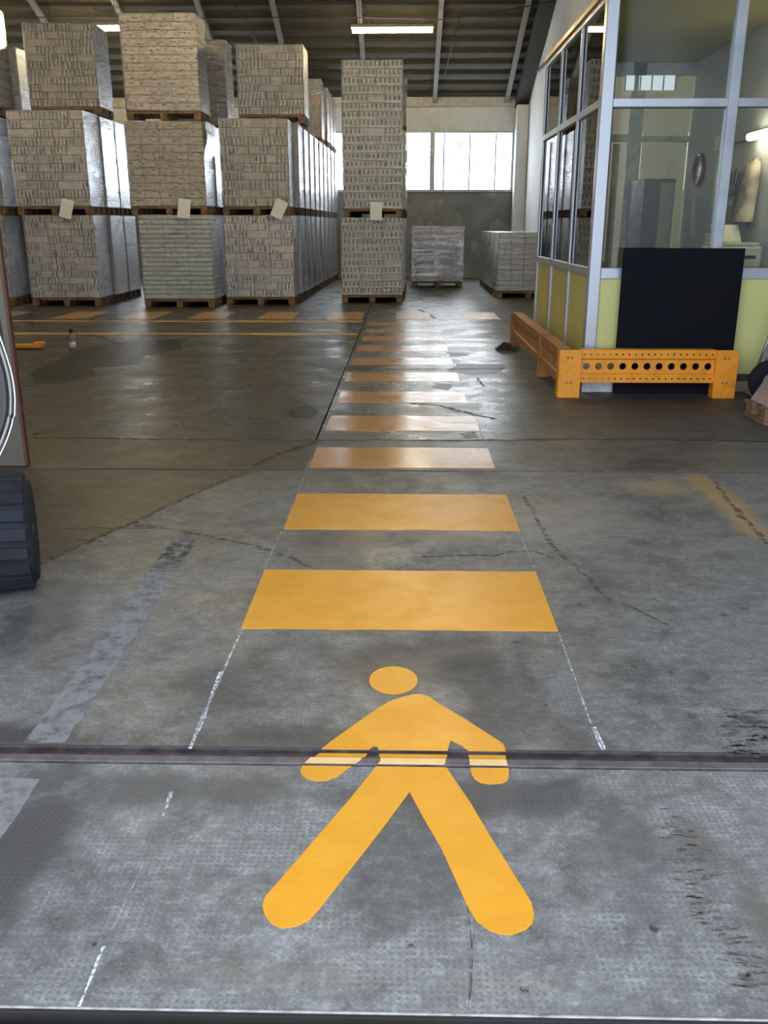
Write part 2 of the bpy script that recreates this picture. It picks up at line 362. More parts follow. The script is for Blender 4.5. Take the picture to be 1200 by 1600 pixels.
# yellow paint
def paint_mat(name, col, dk, rough, grid=.0):
    t = NT(name); p = t.pos(); n = t.noise(p, 7, 5, .65); c = t.mix(t.mapr(n, .35, .7, .35, 1), dk, col)
    c = t.mix(t.mapr(t.noise(p, 70, 3), .62, .72, 0, .25), c, tuple(x * .6 for x in dk))
    t.link(c, t.b.inputs['Base Color']); t.link(t.mapr(t.noise(p, 4, 4, .7, .8), .35, .65, rough, rough + .14), t.b.inputs['Roughness'])
    nrm = t.bump(t.noise(t.vmul(p, (1.5, 6, 1)), 9, 4, .6), .25, .006)
    if grid:
        vo = t.node('ShaderNodeTexVoronoi'); vo.inputs['Scale'].default_value = 1 / .0158; vo.inputs['Randomness'].default_value = .06
        vo.voronoi_dimensions = '2D'; t.link(p, vo.inputs['Vector']); nrm = t.bump(t.mapr(vo.outputs['Distance'], .14, .34, 1, 0), -grid, .003, nrm)
    t.link(nrm, t.b.inputs['Normal']); return t.m
M['paint'] = paint_mat('yellow_floor_paint', (.62, .30, .026), (.55, .243, .016), .30)
M['paint_far'] = paint_mat('yellow_floor_paint_worn', (.52, .25, .06), (.42, .19, .05), .12, .5)
M['paint_line'] = paint_mat('yellow_lane_paint', (.66, .40, .10), (.50, .30, .07), .4)
M['paint_pale'] = paint_mat('pale_paint_on_rail', (.72, .50, .25), (.62, .40, .16), .4)
M['paint_old'] = paint_mat('old_yellow_floor_paint', (.50, .28, .05), (.36, .19, .04), .3)
def worn_mat(name, col, lo, hi, scale=30, vec=(1, 1, 1), rough=.7, mx_=1.0):        # paint or chalk worn through
    t = NT(name); p = t.pos(); t.b.inputs['Base Color'].default_value = (*col, 1); t.b.inputs['Roughness'].default_value = rough
    a = t.mapr(t.noise(t.vmul(p, vec), scale, 5, .7), lo, hi, 0, mx_); t.link(a, t.b.inputs['Alpha']); return t.m
M['chalk'] = worn_mat('chalk_line', (.60, .64, .72), .36, .58, 60)
M['chalk_faint'] = worn_mat('chalk_line_faint', (.55, .57, .60), .40, .62, 40, (1, 1, 1), .7, .8)
M['chalk_thin'] = worn_mat('chalk_dust_line', (.5, .52, .55), .42, .70, 26, (1, 1, 1), .7, .5)
M['grey_paint'] = worn_mat('old_grey_paint', (.34, .35, .385), .26, .56, 16, (1, 1, 1), .6, .52)
M['crack'] = worn_mat('crack_dark', (.04, .038, .036), .36, .58, 22, (1, 1, 1), .7, .85)
M['crack_soft'] = worn_mat('mended_crack', (.08, .072, .066), .38, .62, 18, (1, 1, 1), .6, .75)
M['stain'] = worn_mat('oily_stain', (.035, .03, .022), .25, .50, 6, (1, 1, 1), .38, .75)
M['mark'] = worn_mat('tyre_mark', (.085, .08, .072), .40, .60, 40, (1, 1.6, 1), .7, .75)

# ------------------------------------------------------------------ floor
XL, XR, YB = -14.0, 3.3, 26.1
base = MB(); base.box(XL, XR, -1.5, YB, -.30, -.05); floor = struct('floor', base, M['pit'])
def slab(x0, x1, y0, y1, mat, top=0.0): return obj('floor_slab', MB().box(x0, x1, y0, y1, -.05, top, .0008), M[mat], floor)
slab(XL, XR, -1.5, 1.245, 'slab_front')
slab(XL, XR, 1.312, 2.112, 'slab_front')
slab(XL, XR, 2.205, 5.205, 'slab_mid')
slab(-.6, XR, 5.235, 6.022, 'slab_strip')
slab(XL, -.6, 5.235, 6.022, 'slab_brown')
slab(-.594, XR, 6.034, YB, 'slab_walk')
slab(XL, -.606, 6.034, YB, 'slab_hall')
# thin darker brown sheet over the floor left of the diagonal joint
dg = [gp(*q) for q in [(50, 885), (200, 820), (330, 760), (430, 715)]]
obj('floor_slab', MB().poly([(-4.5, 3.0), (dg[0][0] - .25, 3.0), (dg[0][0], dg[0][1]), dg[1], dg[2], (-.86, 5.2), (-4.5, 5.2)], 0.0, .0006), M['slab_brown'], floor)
# sliding-door tracks
def rail(name, y0, y1, z0, z1, mat): return obj(name, MB().box(XL, XR, y0, y1, z0, z1, .001), M[mat], floor)
rail('track_rail', 2.124, 2.154, -.05, .001, 'steel_bright'); rail('track_rail', 2.168, 2.188, -.05, -.008, 'steel_dark'); rail('track_rail', 2.194, 2.203, -.05, .001, 'steel_dark')
rail('track_rail', 1.252, 1.270, -.05, -.006, 'steel_dark'); rail('threshold_edge', 1.3065, 1.311, -.05, .0015, 'edge_bright')
rail('threshold_edge', 1.298, 1.306, -.05, -.0008, 'pit'); rail('track_rail', 5.226, 5.234, -.05, -.012, 'steel_dark')

def ribbon(pts, wd, z=.0009, jit=.0, seg=.06, taper=False):
    P = []
    for a, b in zip(pts[:-1], pts[1:]):
        a, b = Vector((*a, 0)), Vector((*b, 0)); k = max(1, int((b - a).length / seg)); P += [a.lerp(b, i / k) for i in range(k)]
    P.append(Vector((*pts[-1], 0))); n = len(P); v = []; f = []
    Q = [p + Vector((rnd.uniform(-jit, jit), rnd.uniform(-jit, jit), 0)) for p in P]
    for i, p in enumerate(Q):
        d = (Q[min(i + 1, n - 1)] - Q[max(i - 1, 0)]); nn = Vector((-d.y, d.x, 0)).normalized(); ww = wd / 2 * rnd.uniform(.6, 1.3) * (min(1, 3 * (1 - i / n) + .15) if taper else 1)
        v += [(p.x + nn.x * ww, p.y + nn.y * ww, z), (p.x - nn.x * ww, p.y - nn.y * ww, z)]
    for i in range(n - 1): f.append((2 * i, 2 * i + 1, 2 * i + 3, 2 * i + 2))
    return MB().add(v, f)
def blobpoly(pts, z=.0008, jit=.05, k=6):
    out = []
    for i, a in enumerate(pts):
        b = pts[(i + 1) % len(pts)]
        for j in range(k):
            t_ = j / k; x = a[0] + (b[0] - a[0]) * t_; y = a[1] + (b[1] - a[1]) * t_; nz = noise.noise(Vector((x * 3, y * 3, 1))) ; out.append((x + jit * nz + rnd.uniform(-.3, .3) * jit, y + jit * 1.6 * noise.noise(Vector((x * 3, y * 3, 7)))))
    m = MB(); m.add([(x, y, z) for x, y in out], [tuple(range(len(out)))]); return m
def G(l): return [gp(*q) for q in l]
def crack(l, wd, mat='crack', jit=.012, z=.0009): obj('floor_crack', ribbon(G(l), wd, z, jit), M[mat], floor)
crack([(50, 885), (125, 855), (200, 820), (265, 790), (330, 760), (385, 737)], .035, 'crack_soft')
crack([(400, 727), (440, 708), (495, 690)], .05, 'crack')
crack([(200, 820), (260, 826), (320, 835), (375, 847), (430, 862), (470, 880), (500, 890)], .03, 'crack_soft')
crack([(655, 870), (720, 869), (770, 868), (795, 862), (835, 860)], .012, 'crack')
crack([(835, 860), (860, 872), (900, 885), (925, 912), (950, 935), (985, 950), (1040, 975)], .02, 'crack_soft')
crack([(815, 775), (835, 800), (860, 850), (900, 885)], .025, 'crack_soft')
crack([(1110, 745), (1140, 785), (1170, 820), (1200, 850)], .03, 'crack_soft')
crack([(50, 684), (240, 686), (500, 688), (600, 688), (760, 688), (1000, 686), (1200, 690)], .035, 'crack', .02)
crack([(728, 1405), (735, 1440), (740, 1490), (737, 1540), (731, 1578)], .0025, 'crack', .003)
crack([(745, 1440), (736, 1500), (730, 1580)], .0015, 'crack', .003)
crack([(105, 825), (175, 826), (250, 825)], .012); crack([(105, 845), (165, 846)], .01)
crack([(270, 515), (130, 518)], .03); crack([(115, 519), (150, 525), (195, 540)], .08, 'crack_soft')
crack([(0, 494), (130, 500), (400, 501), (600, 499), (700, 500)], .05, 'crack_soft')
crack([(640, 630), (690, 634), (740, 648), (775, 655)], .05, 'crack'); crack([(560, 577), (640, 577), (790, 576)], .09, 'crack_soft', .02)
crack([(655, 484), (670, 491), (680, 498)], .06); crack([(745, 590), (755, 604)], .03)
for pts, mat in [([(60, 600), (45, 580), (75, 570), (100, 556), (130, 545), (190, 533), (290, 529), (282, 545), (230, 556), (215, 570), (150, 575), (145, 587), (90, 600)], 'stain'),
                 ([(440, 640), (480, 632), (502, 645), (490, 655), (460, 655)], 'stain'), ([(470, 568), (560, 570), (620, 572), (545, 580), (500, 574)], 'stain'),
                 ([(715, 568), (790, 570), (780, 582), (740, 587), (700, 580)], 'stain'), ([(680, 598), (705, 600), (698, 610), (675, 606)], 'stain'), ([(700, 550), (735, 552), (730, 557), (705, 558)], 'stain'),
                 ([(720, 676), (745, 672), (748, 684), (722, 685)], 'stain')]:
    obj('floor_stain', blobpoly(G(pts)), M[mat], floor)
# small droppings and gum spots
for (x, y, r) in [(905, 943, .016), (1130, 961, .02), (808, 1003, .015), (990, 1042, .012), (853, 1103, .01), (1022, 1452, .012), (820, 1548, .01), (148, 1476, .006), (1048, 1051, .014), (640, 1478, .008), (907, 1202, .006), (973, 1268, .004), (1080, 1118, .02), (1170, 1125, .03), (1100, 1060, .02), (99, 1105, .006)]:
    c0 = gp(x, y); obj('floor_spot', blobpoly([(c0[0] + r * rnd.uniform(.6, 1.2) * math.cos(a), c0[1] + r * rnd.uniform(.6, 1.2) * math.sin(a)) for a in [k * PI / 4 for k in range(8)]], .0011, .002, 1), M['mark' if r > .013 else 'crack'], floor)
# tyre print at right, wavy dashes (nobody could count them)
tm = MB()
for k in range(120):
    u = k / 120; px = 1050 + 120 * u + rnd.uniform(-30, 30) + (20 if u > .6 else 0); py = 1270 + 290 * u + rnd.uniform(-8, 8)
    c0 = gp(px, py); l = rnd.uniform(.008, .035); a = rnd.uniform(-.35, .35); tm.add([(c0[0] - l * math.cos(a), c0[1] - l * math.sin(a), .001), (c0[0] + l * math.cos(a), c0[1] + l * math.sin(a), .001), (c0[0] + l * .7 * math.cos(a), c0[1] + .004 + l * .7 * math.sin(a), .001), (c0[0] - l * .6, c0[1] + rnd.uniform(.003, .008), .001)], [(0, 1, 2, 3)])
for k in range(70):
    c0 = gp(rnd.uniform(1130, 1200), 1110 + 75 * rnd.random()); l = rnd.uniform(.01, .04); tm.add([(c0[0] - l, c0[1], .001), (c0[0] + l, c0[1] + rnd.uniform(-.01, .01), .001), (c0[0] + l * .6, c0[1] + .012, .001), (c0[0] - l * .7, c0[1] + .01, .001)], [(0, 1, 2, 3)])
tmo = obj('tyre_print', tm, M['mark'], floor); tmo['kind'] = 'stuff'
def ragged(x0, x1, y0, y1, z, n=40, j=.006):
    return MB().poly([(x0 + rnd.uniform(-j, j), y0 + (y1 - y0) * k / n) for k in range(n + 1)][::-1] + [(x1 + rnd.uniform(-j, j), y0 + (y1 - y0) * k / n) for k in range(n + 1)], 0, z)
obj('old_paint_band', ragged(-1.085, -.965, 2.215, 3.52, .0012), M['grey_paint'], floor)
obj('old_paint_band', ragged(-1.09, -.97, 3.53, 3.95, .0012), M['chalk_thin'], floor)
obj('old_paint_band', MB().poly(G([(62, 1218), (0, 1216), (-60, 1330), (0, 1312), (30, 1270)]), .0, .0012), M['grey_paint'], floor)
for l, wd, mt in [([(295, 1172), (335, 1080), (378, 984)], .008, 'chalk_faint'), ([(297, 1170), (318, 1120), (345, 1050)], .012, 'chalk'), ([(412, 890), (440, 830), (465, 772), (487, 716)], .006, 'chalk_faint'),
                  ([(268, 1238), (256, 1275)], .010, 'chalk_faint'), ([(163, 1478), (145, 1520), (122, 1577)], .006, 'chalk'), ([(232, 1335), (200, 1400), (165, 1475)], .005, 'chalk_thin'),
                  ([(873, 990), (905, 1080), (925, 1135), (944, 1174)], .006, 'chalk_faint'), ([(927, 1136), (943, 1172)], .014, 'chalk'), ([(810, 830), (837, 893)], .006, 'chalk_faint'), ([(748, 670), (756, 688)], .02, 'chalk_faint')]:
    obj('chalk_line', ribbon(G(l), wd, .0014, .001, .03), M[mt], floor)

# ------------------------------------------------------------------ floor markings
cw = thing('pedestrian_crossing', 'yellow-orange painted pedestrian crossing of bars leading from the walking figure towards the pallet stacks', 'crosswalk', (0, 8, 0))
bars = [(-.592, .577, 2.984, 3.57), (-.580, .576, 4.113, 4.72), (-.573, .571, 5.28, 5.80), (-.561, .560, 6.312, 6.845), (-.553, .548, 7.389, 7.915), (-.556, .545, 8.452, 9.005), (-.552, .540, 9.516, 10.06), (-.546, .535, 10.58, 11.12), (-.539, .533, 11.62, 12.05), (-.53, .55, 12.57, 12.98), (-.53, .57, 13.484, 13.95)]
for i, (x0, x1, y0, y1) in enumerate(bars):
    n = 24; pts = [(x0 + (x1 - x0) * k / n, y0 + rnd.uniform(-.003, .003)) for k in range(n + 1)] + [(x1 - (x1 - x0) * k / n, y1 + rnd.uniform(-.003, .003)) for k in range(n + 1)]
    o = obj('crossing_bar', MB().poly(pts, 0, .0022), M['paint' if i < 2 else 'paint_far'], cw)
    if i == 0: o['label'] = 'nearest and brightest yellow bar of the crossing'

cx2 = thing('side_crossing', 'worn orange crossing of short bars along the front of the pallet rows', 'crosswalk', (-3, 15, 0))
for k in range(9):
    x0 = -6.75 + 1.105 * k + (0 if k else -.2)
    if k == 8: continue
    obj('crossing_bar', MB().poly([(x0, 14.35), (x0 + .56, 14.35), (x0 + .56, 15.55), (x0, 15.55)], 0, .002), M['paint_old'], cx2)
obj('crossing_bar', MB().poly([(2.2, 14.2), (3.2, 14.2), (3.2, 15.3), (2.2, 15.3)], 0, .002), M['paint_old'], cx2)
for y, wd, nm in ((12.28, .10, 'nearer thin yellow lane line crossing the dark floor left of the walkway'), (13.95, .12, 'farther thin yellow lane line beside the short orange bars')):
    tag(obj('lane_line', ribbon([(-9, y), (-.62, y + .03)], wd * 2.0, .0022, .004, .4), M['paint_line'], None, (-4, y, 0)), nm, 'floor line')

# walking figure painted on the floor
fig = thing('pedestrian_symbol', 'bright yellow walking-person symbol painted on the concrete across the metal door track', 'floor marking', (0, 2.1, 0))
c1, c2 = gp(614.7, 1063.3), gp(577, 1063.3); rx = abs(c1[0] - c2[0]); ry = (gp(614, 1042)[1] - gp(614, 1085)[1]) / 2
obj('head', MB().poly([(c1[0] + rx * math.cos(a), (gp(614, 1042)[1] + gp(614, 1085)[1]) / 2 + ry * math.sin(a)) for a in [k * PI / 24 for k in range(48)]], 0, .002), M['paint'], fig)
q7 = lambda l: [(400 + a * .3833, 1020 + b * .3833) for a, b in l]
outline = q7([(555, 195), (600, 181), (640, 171), (672, 170), (705, 180), (750, 211), (850, 270), (950, 335), (990, 360), (1008, 374), (1018, 400), (1020, 440), (1029, 470), (1031, 505), (1022, 525), (1003, 533), (955, 537), (915, 531), (890, 515), (877, 492), (871, 450), (866, 402), (840, 380), (793, 358), (785, 385), (776, 425), (769, 458)]) + \
    [(735, 1255), (765, 1306), (830, 1410), (835, 1430), (832, 1443), (822, 1453), (800, 1461), (782, 1460), (764, 1454), (745, 1440), (731, 1418), (690, 1327), (658, 1272), (640, 1238), (600, 1292), (500, 1420), (484, 1438), (463, 1448), (440, 1451), (424, 1444), (414, 1431), (410, 1416), (414, 1402), (430, 1384), (550, 1245), (594, 1190)] + \
    q7([(508, 430), (496, 384), (480, 381), (455, 402), (425, 440), (370, 477), (330, 507), (290, 522), (250, 524), (210, 515), (188, 500), (181, 482), (190, 460), (225, 425), (260, 400), (300, 367), (400, 295), (500, 225)])
outline = G(outline)
def clip_y(pts, ylim, keep_above):      # Sutherland-Hodgman against a line of constant y
    out = []
    for i, a in enumerate(pts):
        b = pts[(i + 1) % len(pts)]; ia = (a[1] >= ylim) == keep_above; ib = (b[1] >= ylim) == keep_above
        if ia: out.append(a)
        if ia != ib: t_ = (ylim - a[1]) / (b[1] - a[1]); out.append((a[0] + (b[0] - a[0]) * t_, ylim))
    return out
import bmesh
def clipped(y0, y1, z0, z1):
    bm = bmesh.new(); vv = [bm.verts.new((x, y, z1)) for x, y in outline]; f = bm.faces.new(vv)
    bmesh.ops.triangulate(bm, faces=[f])
    if y0 is not None: bmesh.ops.bisect_plane(bm, geom=bm.verts[:] + bm.edges[:] + bm.faces[:], plane_co=(0, y0, 0), plane_no=(0, -1, 0), clear_outer=True)
    if y1 is not None: bmesh.ops.bisect_plane(bm, geom=bm.verts[:] + bm.edges[:] + bm.faces[:], plane_co=(0, y1, 0), plane_no=(0, 1, 0), clear_outer=True)
    r = bmesh.ops.extrude_face_region(bm, geom=bm.faces[:]); bmesh.ops.translate(bm, verts=[v for v in r['geom'] if isinstance(v, bmesh.types.BMVert)], vec=(0, 0, z0 - z1))
    bmesh.ops.recalc_face_normals(bm, faces=bm.faces[:]); bm.verts.index_update()
    m = MB(); m.add([tuple(v.co) for v in bm.verts], [tuple(v.index for v in f.verts) for f in bm.faces]); bm.free(); return m
obj('torso_and_arms', clipped(2.2045, None, 0, .002), M['paint'], fig)
obj('torso_paint_on_track', clipped(2.194, 2.203, .001, .0022), M['paint'], fig)
obj('torso_paint_on_track', clipped(2.169, 2.187, -.008, -.0065), M['paint'], fig)
o = obj('torso_paint_on_rail', clipped(2.125, 2.153, .001, .0022), M['paint_pale'], fig); o['label'] = 'paler paint where the figure crosses the steel rail'
obj('legs_and_hands', clipped(None, 2.112, 0, .002), M['paint'], fig)

# ------------------------------------------------------------------ hall shell
def wall_with_holes_x(name, y0, y1, x0, x1, z0, z1, holes, mat):        # wall across X, rectangular holes (x0,x1,z0,z1)
    xs = sorted({x0, x1, *[h[0] for h in holes], *[h[1] for h in holes]}); zs = sorted({z0, z1, *[h[2] for h in holes], *[h[3] for h in holes]}); m = MB()
    for a, b in zip(xs[:-1], xs[1:]):
        for c, d in zip(zs[:-1], zs[1:]):
            if any(h[0] <= a and b <= h[1] and h[2] <= c and d <= h[3] for h in holes): continue
            m.box(a, b, y0, y1, c, d)
    return struct(name, m, mat)
RS = .40; EZ = 4.69; RY = 13.5          # roof slope, eave height, ridge position
WZ0, WZ1 = 2.33, 3.84
wins = [(.79, 2.96), (-1.48, .74)] + [(-1.53 - 2.27 * (k + 1) + .05, -1.53 - 2.27 * k) for k in range(5)]
whole = [(a, b, WZ0, WZ1) for a, b in wins]
wall_with_holes_x('wall_back', YB, YB + .25, XL, XR, 2.30, EZ, whole, M['wall_white'])
struct('wall_back_dado', MB().box(XL, XR, YB - .02, YB + .25, -.02, 2.30), M['wall_grey'])
struct('trim_1', MB().box(XL, XR - .02, YB - .10, YB, 4.45, EZ, .01), M['eave'])
struct('trim_2', MB().box(2.98, XR - .01, YB - .45, YB - .03, 0, 4.45, .01), M['wall_white'])
struct('trim_3', MB().box(XL, 2.97, YB - .06, YB, WZ0 - .04, WZ0, .005), M['steel_galv'])
t = NT('daylit_window_panel'); em = t.node('ShaderNodeEmission'); p = t.pos(); em.inputs[1].default_value = WIN_E
c = t.mix(t.mapr(t.noise(p, 1.1, 3), .3, .7), (.74, .84, .95), (.95, 1.0, 1.0)); t.link(c, em.inputs[0]); t.link(em.outputs[0], t.out.inputs[0]); M['winlit'] = t.m
M['reflection_glow'] = emitter('reflection_glow_strip', (.85, .95, 1.0), .9)  # glow of the added reflection strip in the booth
M['win_rib'] = simple('window_rib', (.42, .46, .50), .6)
for i, (a, b) in enumerate(wins):
    fr = struct('window_%d' % (i + 1), MB().box(a, a + .04, YB - .02, YB + .05, WZ0, WZ1).box(b - .04, b, YB - .02, YB + .05, WZ0, WZ1).box(a + .04, b - .04, YB - .02, YB + .05, WZ1 - .04, WZ1).box(a + .04, b - .04, YB - .02, YB + .05, WZ0, WZ0 + .03), M['steel_galv'])
    obj('pane', MB().box(a + .04, b - .04, YB + .10, YB + .12, WZ0 + .03, WZ1 - .04), M['winlit'], fr)
    if i == 0:
        for k in range(1, 9): obj('glazing_bar', MB().box(a + .04 + k * .235, a + .066 + k * .235 + (k % 3 == 1) * .014, YB + .085, YB + .10, WZ0 + .03, WZ1 - .04), M['win_rib'], fr)
    else:
        for k in range(1, 12): obj('glazing_bar', MB().box(a + .04, b - .04, YB + .085, YB + .10, WZ0 + .03 + k * .12, WZ0 + .052 + k * .12), M['win_rib'], fr)
rz = lambda y: EZ + RS * (YB - y) if y >= RY else EZ + RS * (YB - RY) - RS * (RY - y)
m = MB(); m.add([(XR, DOOR_Y, -.02), (XR, YB + .25, -.02), (XR, YB + .25, EZ), (XR, RY, rz(RY)), (XR, DOOR_Y, rz(DOOR_Y)), (XR + .25, DOOR_Y, -.02), (XR + .25, YB + .25, -.02), (XR + .25, YB + .25, EZ), (XR + .25, RY, rz(RY)), (XR + .25, DOOR_Y, rz(DOOR_Y))],
      [(4, 3, 2, 1, 0), (5, 6, 7, 8, 9), (0, 1, 6, 5), (1, 2, 7, 6), (2, 3, 8, 7), (3, 4, 9, 8), (4, 0, 5, 9)]); struct('wall_right', m, M['wall_white'])
m = MB(); m.add([(x, y, z) for x in (XL, XL - .25) for y, z in ((DOOR_Y, -.02), (YB + .25, -.02), (YB + .25, EZ), (RY, rz(RY)), (DOOR_Y, rz(DOOR_Y)))],
      [(0, 1, 2, 3, 4), (9, 8, 7, 6, 5), (5, 6, 1, 0), (6, 7, 2, 1), (7, 8, 3, 2), (8, 9, 4, 3), (9, 5, 0, 4)]); struct('wall_left', m, M['wall_grey'])
FZ = rz(DOOR_Y)
m = MB(); m.box(XL, DOOR_X0, DOOR_Y - .25, DOOR_Y, -.02, FZ).box(DOOR_X1, XR + .25, DOOR_Y - .25, DOOR_Y, -.02, FZ).box(DOOR_X0, DOOR_X1, DOOR_Y - .25, DOOR_Y, DOOR_H, FZ); struct('wall_front', m, M['wall_grey'])
m = MB()
m.add([(x, y, rz(y) + dz) for dz in (0, .2) for x in (XL - .25, XR + .25) for y in (DOOR_Y - .25, RY, YB + .3)], [(0, 1, 4, 3), (1, 2, 5, 4), (6, 9, 10, 7), (7, 10, 11, 8), (0, 3, 9, 6), (2, 8, 11, 5), (0, 6, 7, 1), (1, 7, 8, 2), (3, 4, 10, 9), (4, 5, 11, 10)])
ceil = struct('ceiling', m, M['roof'])
pm = None
for k in range(29):
    y = YB - .25 - .43 * k
    if pm is None:
        me = MB().add([(x, yy, zz) for x in (XL, XR) for yy, zz in ((-.055, .02), (.055, -.02), (.055, -.10), (-.055, -.06))], [(0, 1, 2, 3), (7, 6, 5, 4), (0, 4, 5, 1), (1, 5, 6, 2), (2, 6, 7, 3), (3, 7, 4, 0)]).mesh('purlin'); me.materials.append(M['purlin']); pm = me
    inst('purlin', pm, (0, y, rz(y)), ceil)
for x in (-12.0, -10.15, -8.3, -6.45, -4.62, -2.95, -1.03, .80, 2.72):
    obj('rafter', MB().bar((x, YB - .02, EZ - .14), (x, RY, rz(RY) - .14), .11, .10), M['rafter'], ceil)
obj('truss_chord', MB().bar((3.12, YB - .02, EZ - .18), (3.12, RY, rz(RY) - .18), .34, .22), M['rafter_dark'], ceil)
for pts, r in [([(-6.9, 22, 6.0), (-5.6, 23.5, 5.2)], .012), ([(-3.9, 22.0, 6.25), (-3.3, 23.6, 5.2)], .016), ([(-.9, 22.3, 6.1), (-.55, 23.2, 4.9)], .012), ([(1.25, 22.5, 6.0), (1.0, 25.0, 5.0)], .012),
               ([(-9, 21.6, 5.75), (-5, 21.6, 5.70), (-1.7, 21.6, 5.72), (.8, 21.6, 5.66), (1.5, 21.6, 5.72), (3.2, 21.6, 6.0)], .012), ([(3.22, 10.2, 4.45), (3.22, 14, 4.75), (3.22, 24.0, 5.0)], .03)]:
    obj('cable', MB().tube(pts, r, 6), M['cable'], ceil)

# lamps -------------------------------------------------------------
def lamp(x, y, z, L, label, group=None, drop=.5):
    t_ = thing('fluorescent_lamp', label, 'lamp', (x, y, z), group)
    obj('housing', MB().box(x - L / 2, x + L / 2, y - .07, y + .07, z + .03, z + .09, .01), M['housing'], t_)
    obj('tube', MB().tube([(x - L / 2 + .03, y, z - .02), (x + L / 2 - .03, y, z - .02)], .045, 10), M['tube'], t_)
    for s in (-1, 1): obj('hanger', MB().tube([(x + s * L * .4, y, z + .085), (x + s * L * .4, y, rz(y) - .005)], .006, 6), M['cable'], t_)
lamp(-.27, 21.0, 5.36, 1.75, 'long glowing warm fluorescent lamp under the roof, right of the tall middle stack')
lamp(-6.85, 21.0, 5.42, 1.75, 'glowing warm fluorescent lamp half hidden behind the upper left stack')
for x, y in ((-3.4, 12.0), (.6, 12.0), (-8.0, 12.0), (-10.5, 20.0)):
    lamp(x, y, 5.5, 1.75, {-3.4: 'lamp above the frame over the floor left of the walkway', .6: 'lamp above the frame over the walkway', -8.0: 'lamp above the frame near the left wall', -10.5: 'lamp above the leftmost stacks, out of the frame'}[x])

# ------------------------------------------------------------------ pallets and loads
_c = {}
def cached(key, fn, mat):
    if key not in _c: me = fn(); me.materials.append(mat); _c[key] = me
    return _c[key]
def pallet_mb(w_, d_):
    m = MB()
    for i in range(3):
        x = (-w_ / 2 + .05, 0, w_ / 2 - .05)[i]
        for j in range(3): y = (.07, d_ / 2, d_ - .07)[j]; m.box(x - .05, x + .05, y - .07, y + .07, .022, .100)
        m.box(x - .05, x + .05, 0, d_, 0, .022)
    for j in range(3): y = (.07, d_ / 2, d_ - .07)[j]; m.box(-w_ / 2, w_ / 2, y - .07, y + .07, .100, .122)
    for j in range(5): y = .06 + (d_ - .12) * j / 4; m.box(-w_ / 2, w_ / 2, y - .055, y + .055, .122, .144)
    return m
def add_pallet(root, x, y, z, w_, d_, detailed):
    if not detailed:
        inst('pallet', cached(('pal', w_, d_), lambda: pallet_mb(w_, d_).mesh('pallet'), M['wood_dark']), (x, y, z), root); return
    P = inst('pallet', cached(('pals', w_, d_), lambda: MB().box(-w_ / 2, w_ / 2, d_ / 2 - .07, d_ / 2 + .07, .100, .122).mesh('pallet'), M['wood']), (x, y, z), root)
    for i in range(3):
        xx = (-w_ / 2 + .06, 0, w_ / 2 - .06)[i]
        inst('skid_board', cached(('sk', d_), lambda: MB().box(-.05, .05, 0, d_, 0, .022, .002).mesh('skid_board'), M['wood']), (x + xx, y, z), P)
        for j in range(3): inst('block', cached('bl', lambda: MB().box(-.06, .06, -.07, .07, .022, .100, .002).mesh('block'), M['wood']), (x + xx, y + (.07, d_ / 2, d_ - .07)[j], z), P)
    for j in (0, 2): inst('stringer_board', cached(('st', w_), lambda: MB().box(-w_ / 2, w_ / 2, -.07, .07, .100, .122, .002).mesh('stringer_board'), M['wood']), (x, y + (.07, d_ / 2, d_ - .07)[j], z), P)
    for j in range(5): inst('deck_board', cached(('dk', w_), lambda: MB().box(-w_ / 2, w_ / 2, -.055, .055, .1225, .144, .002).mesh('deck_board'), M['wood']), (x, y + .06 + (d_ - .12) * j / 4, z), P)

def film_mb(w_, d_, h_, seed, amp=.010, drape=0.0, off=.012):
    m = MB(); w2 = w_ / 2 + off; y0, y1 = -off, d_ + off; h2 = h_ + .008; nx, ny, nz = 12, 8, 22
    def disp(p, n):
        q = Vector((p.x * 1.5 + seed * 3.1, p.y * 1.5, p.z * 9)); a = amp * noise.noise(q) + amp * .6 * noise.noise(q * 2.7)
        if n.z: a = 0
        if drape and n.x > .5 and p.z > h_ * .62: a += drape * math.sin(min(1, (p.z - h_ * .62) / (h_ * .3)) * PI * .75)
        return p + n * a
    def face(o, u, v, nu, nv, n):
        vs_ = []; fs = []
        for j in range(nv + 1):
            for i in range(nu + 1): vs_.append(disp(Vector(o) + Vector(u) * i / nu + Vector(v) * j / nv, Vector(n)))
        for j in range(nv):
            for i in range(nu): a = j * (nu + 1) + i; fs.append((a, a + 1, a + nu + 2, a + nu + 1))
        m.add(vs_, fs, True)
    face((-w2, y0, 0), (2 * w2, 0, 0), (0, 0, h2), nx, nz, (0, -1, 0)); face((w2, y0, 0), (0, y1 - y0, 0), (0, 0, h2), ny, nz, (1, 0, 0))
    face((w2, y1, 0), (-2 * w2, 0, 0), (0, 0, h2), nx, nz, (0, 1, 0)); face((-w2, y1, 0), (0, y0 - y1, 0), (0, 0, h2), ny, nz, (-1, 0, 0))
    face((-w2, y0, h2), (2 * w2, 0, 0), (0, y1 - y0, 0), nx, ny, (0, 0, 1)); return m

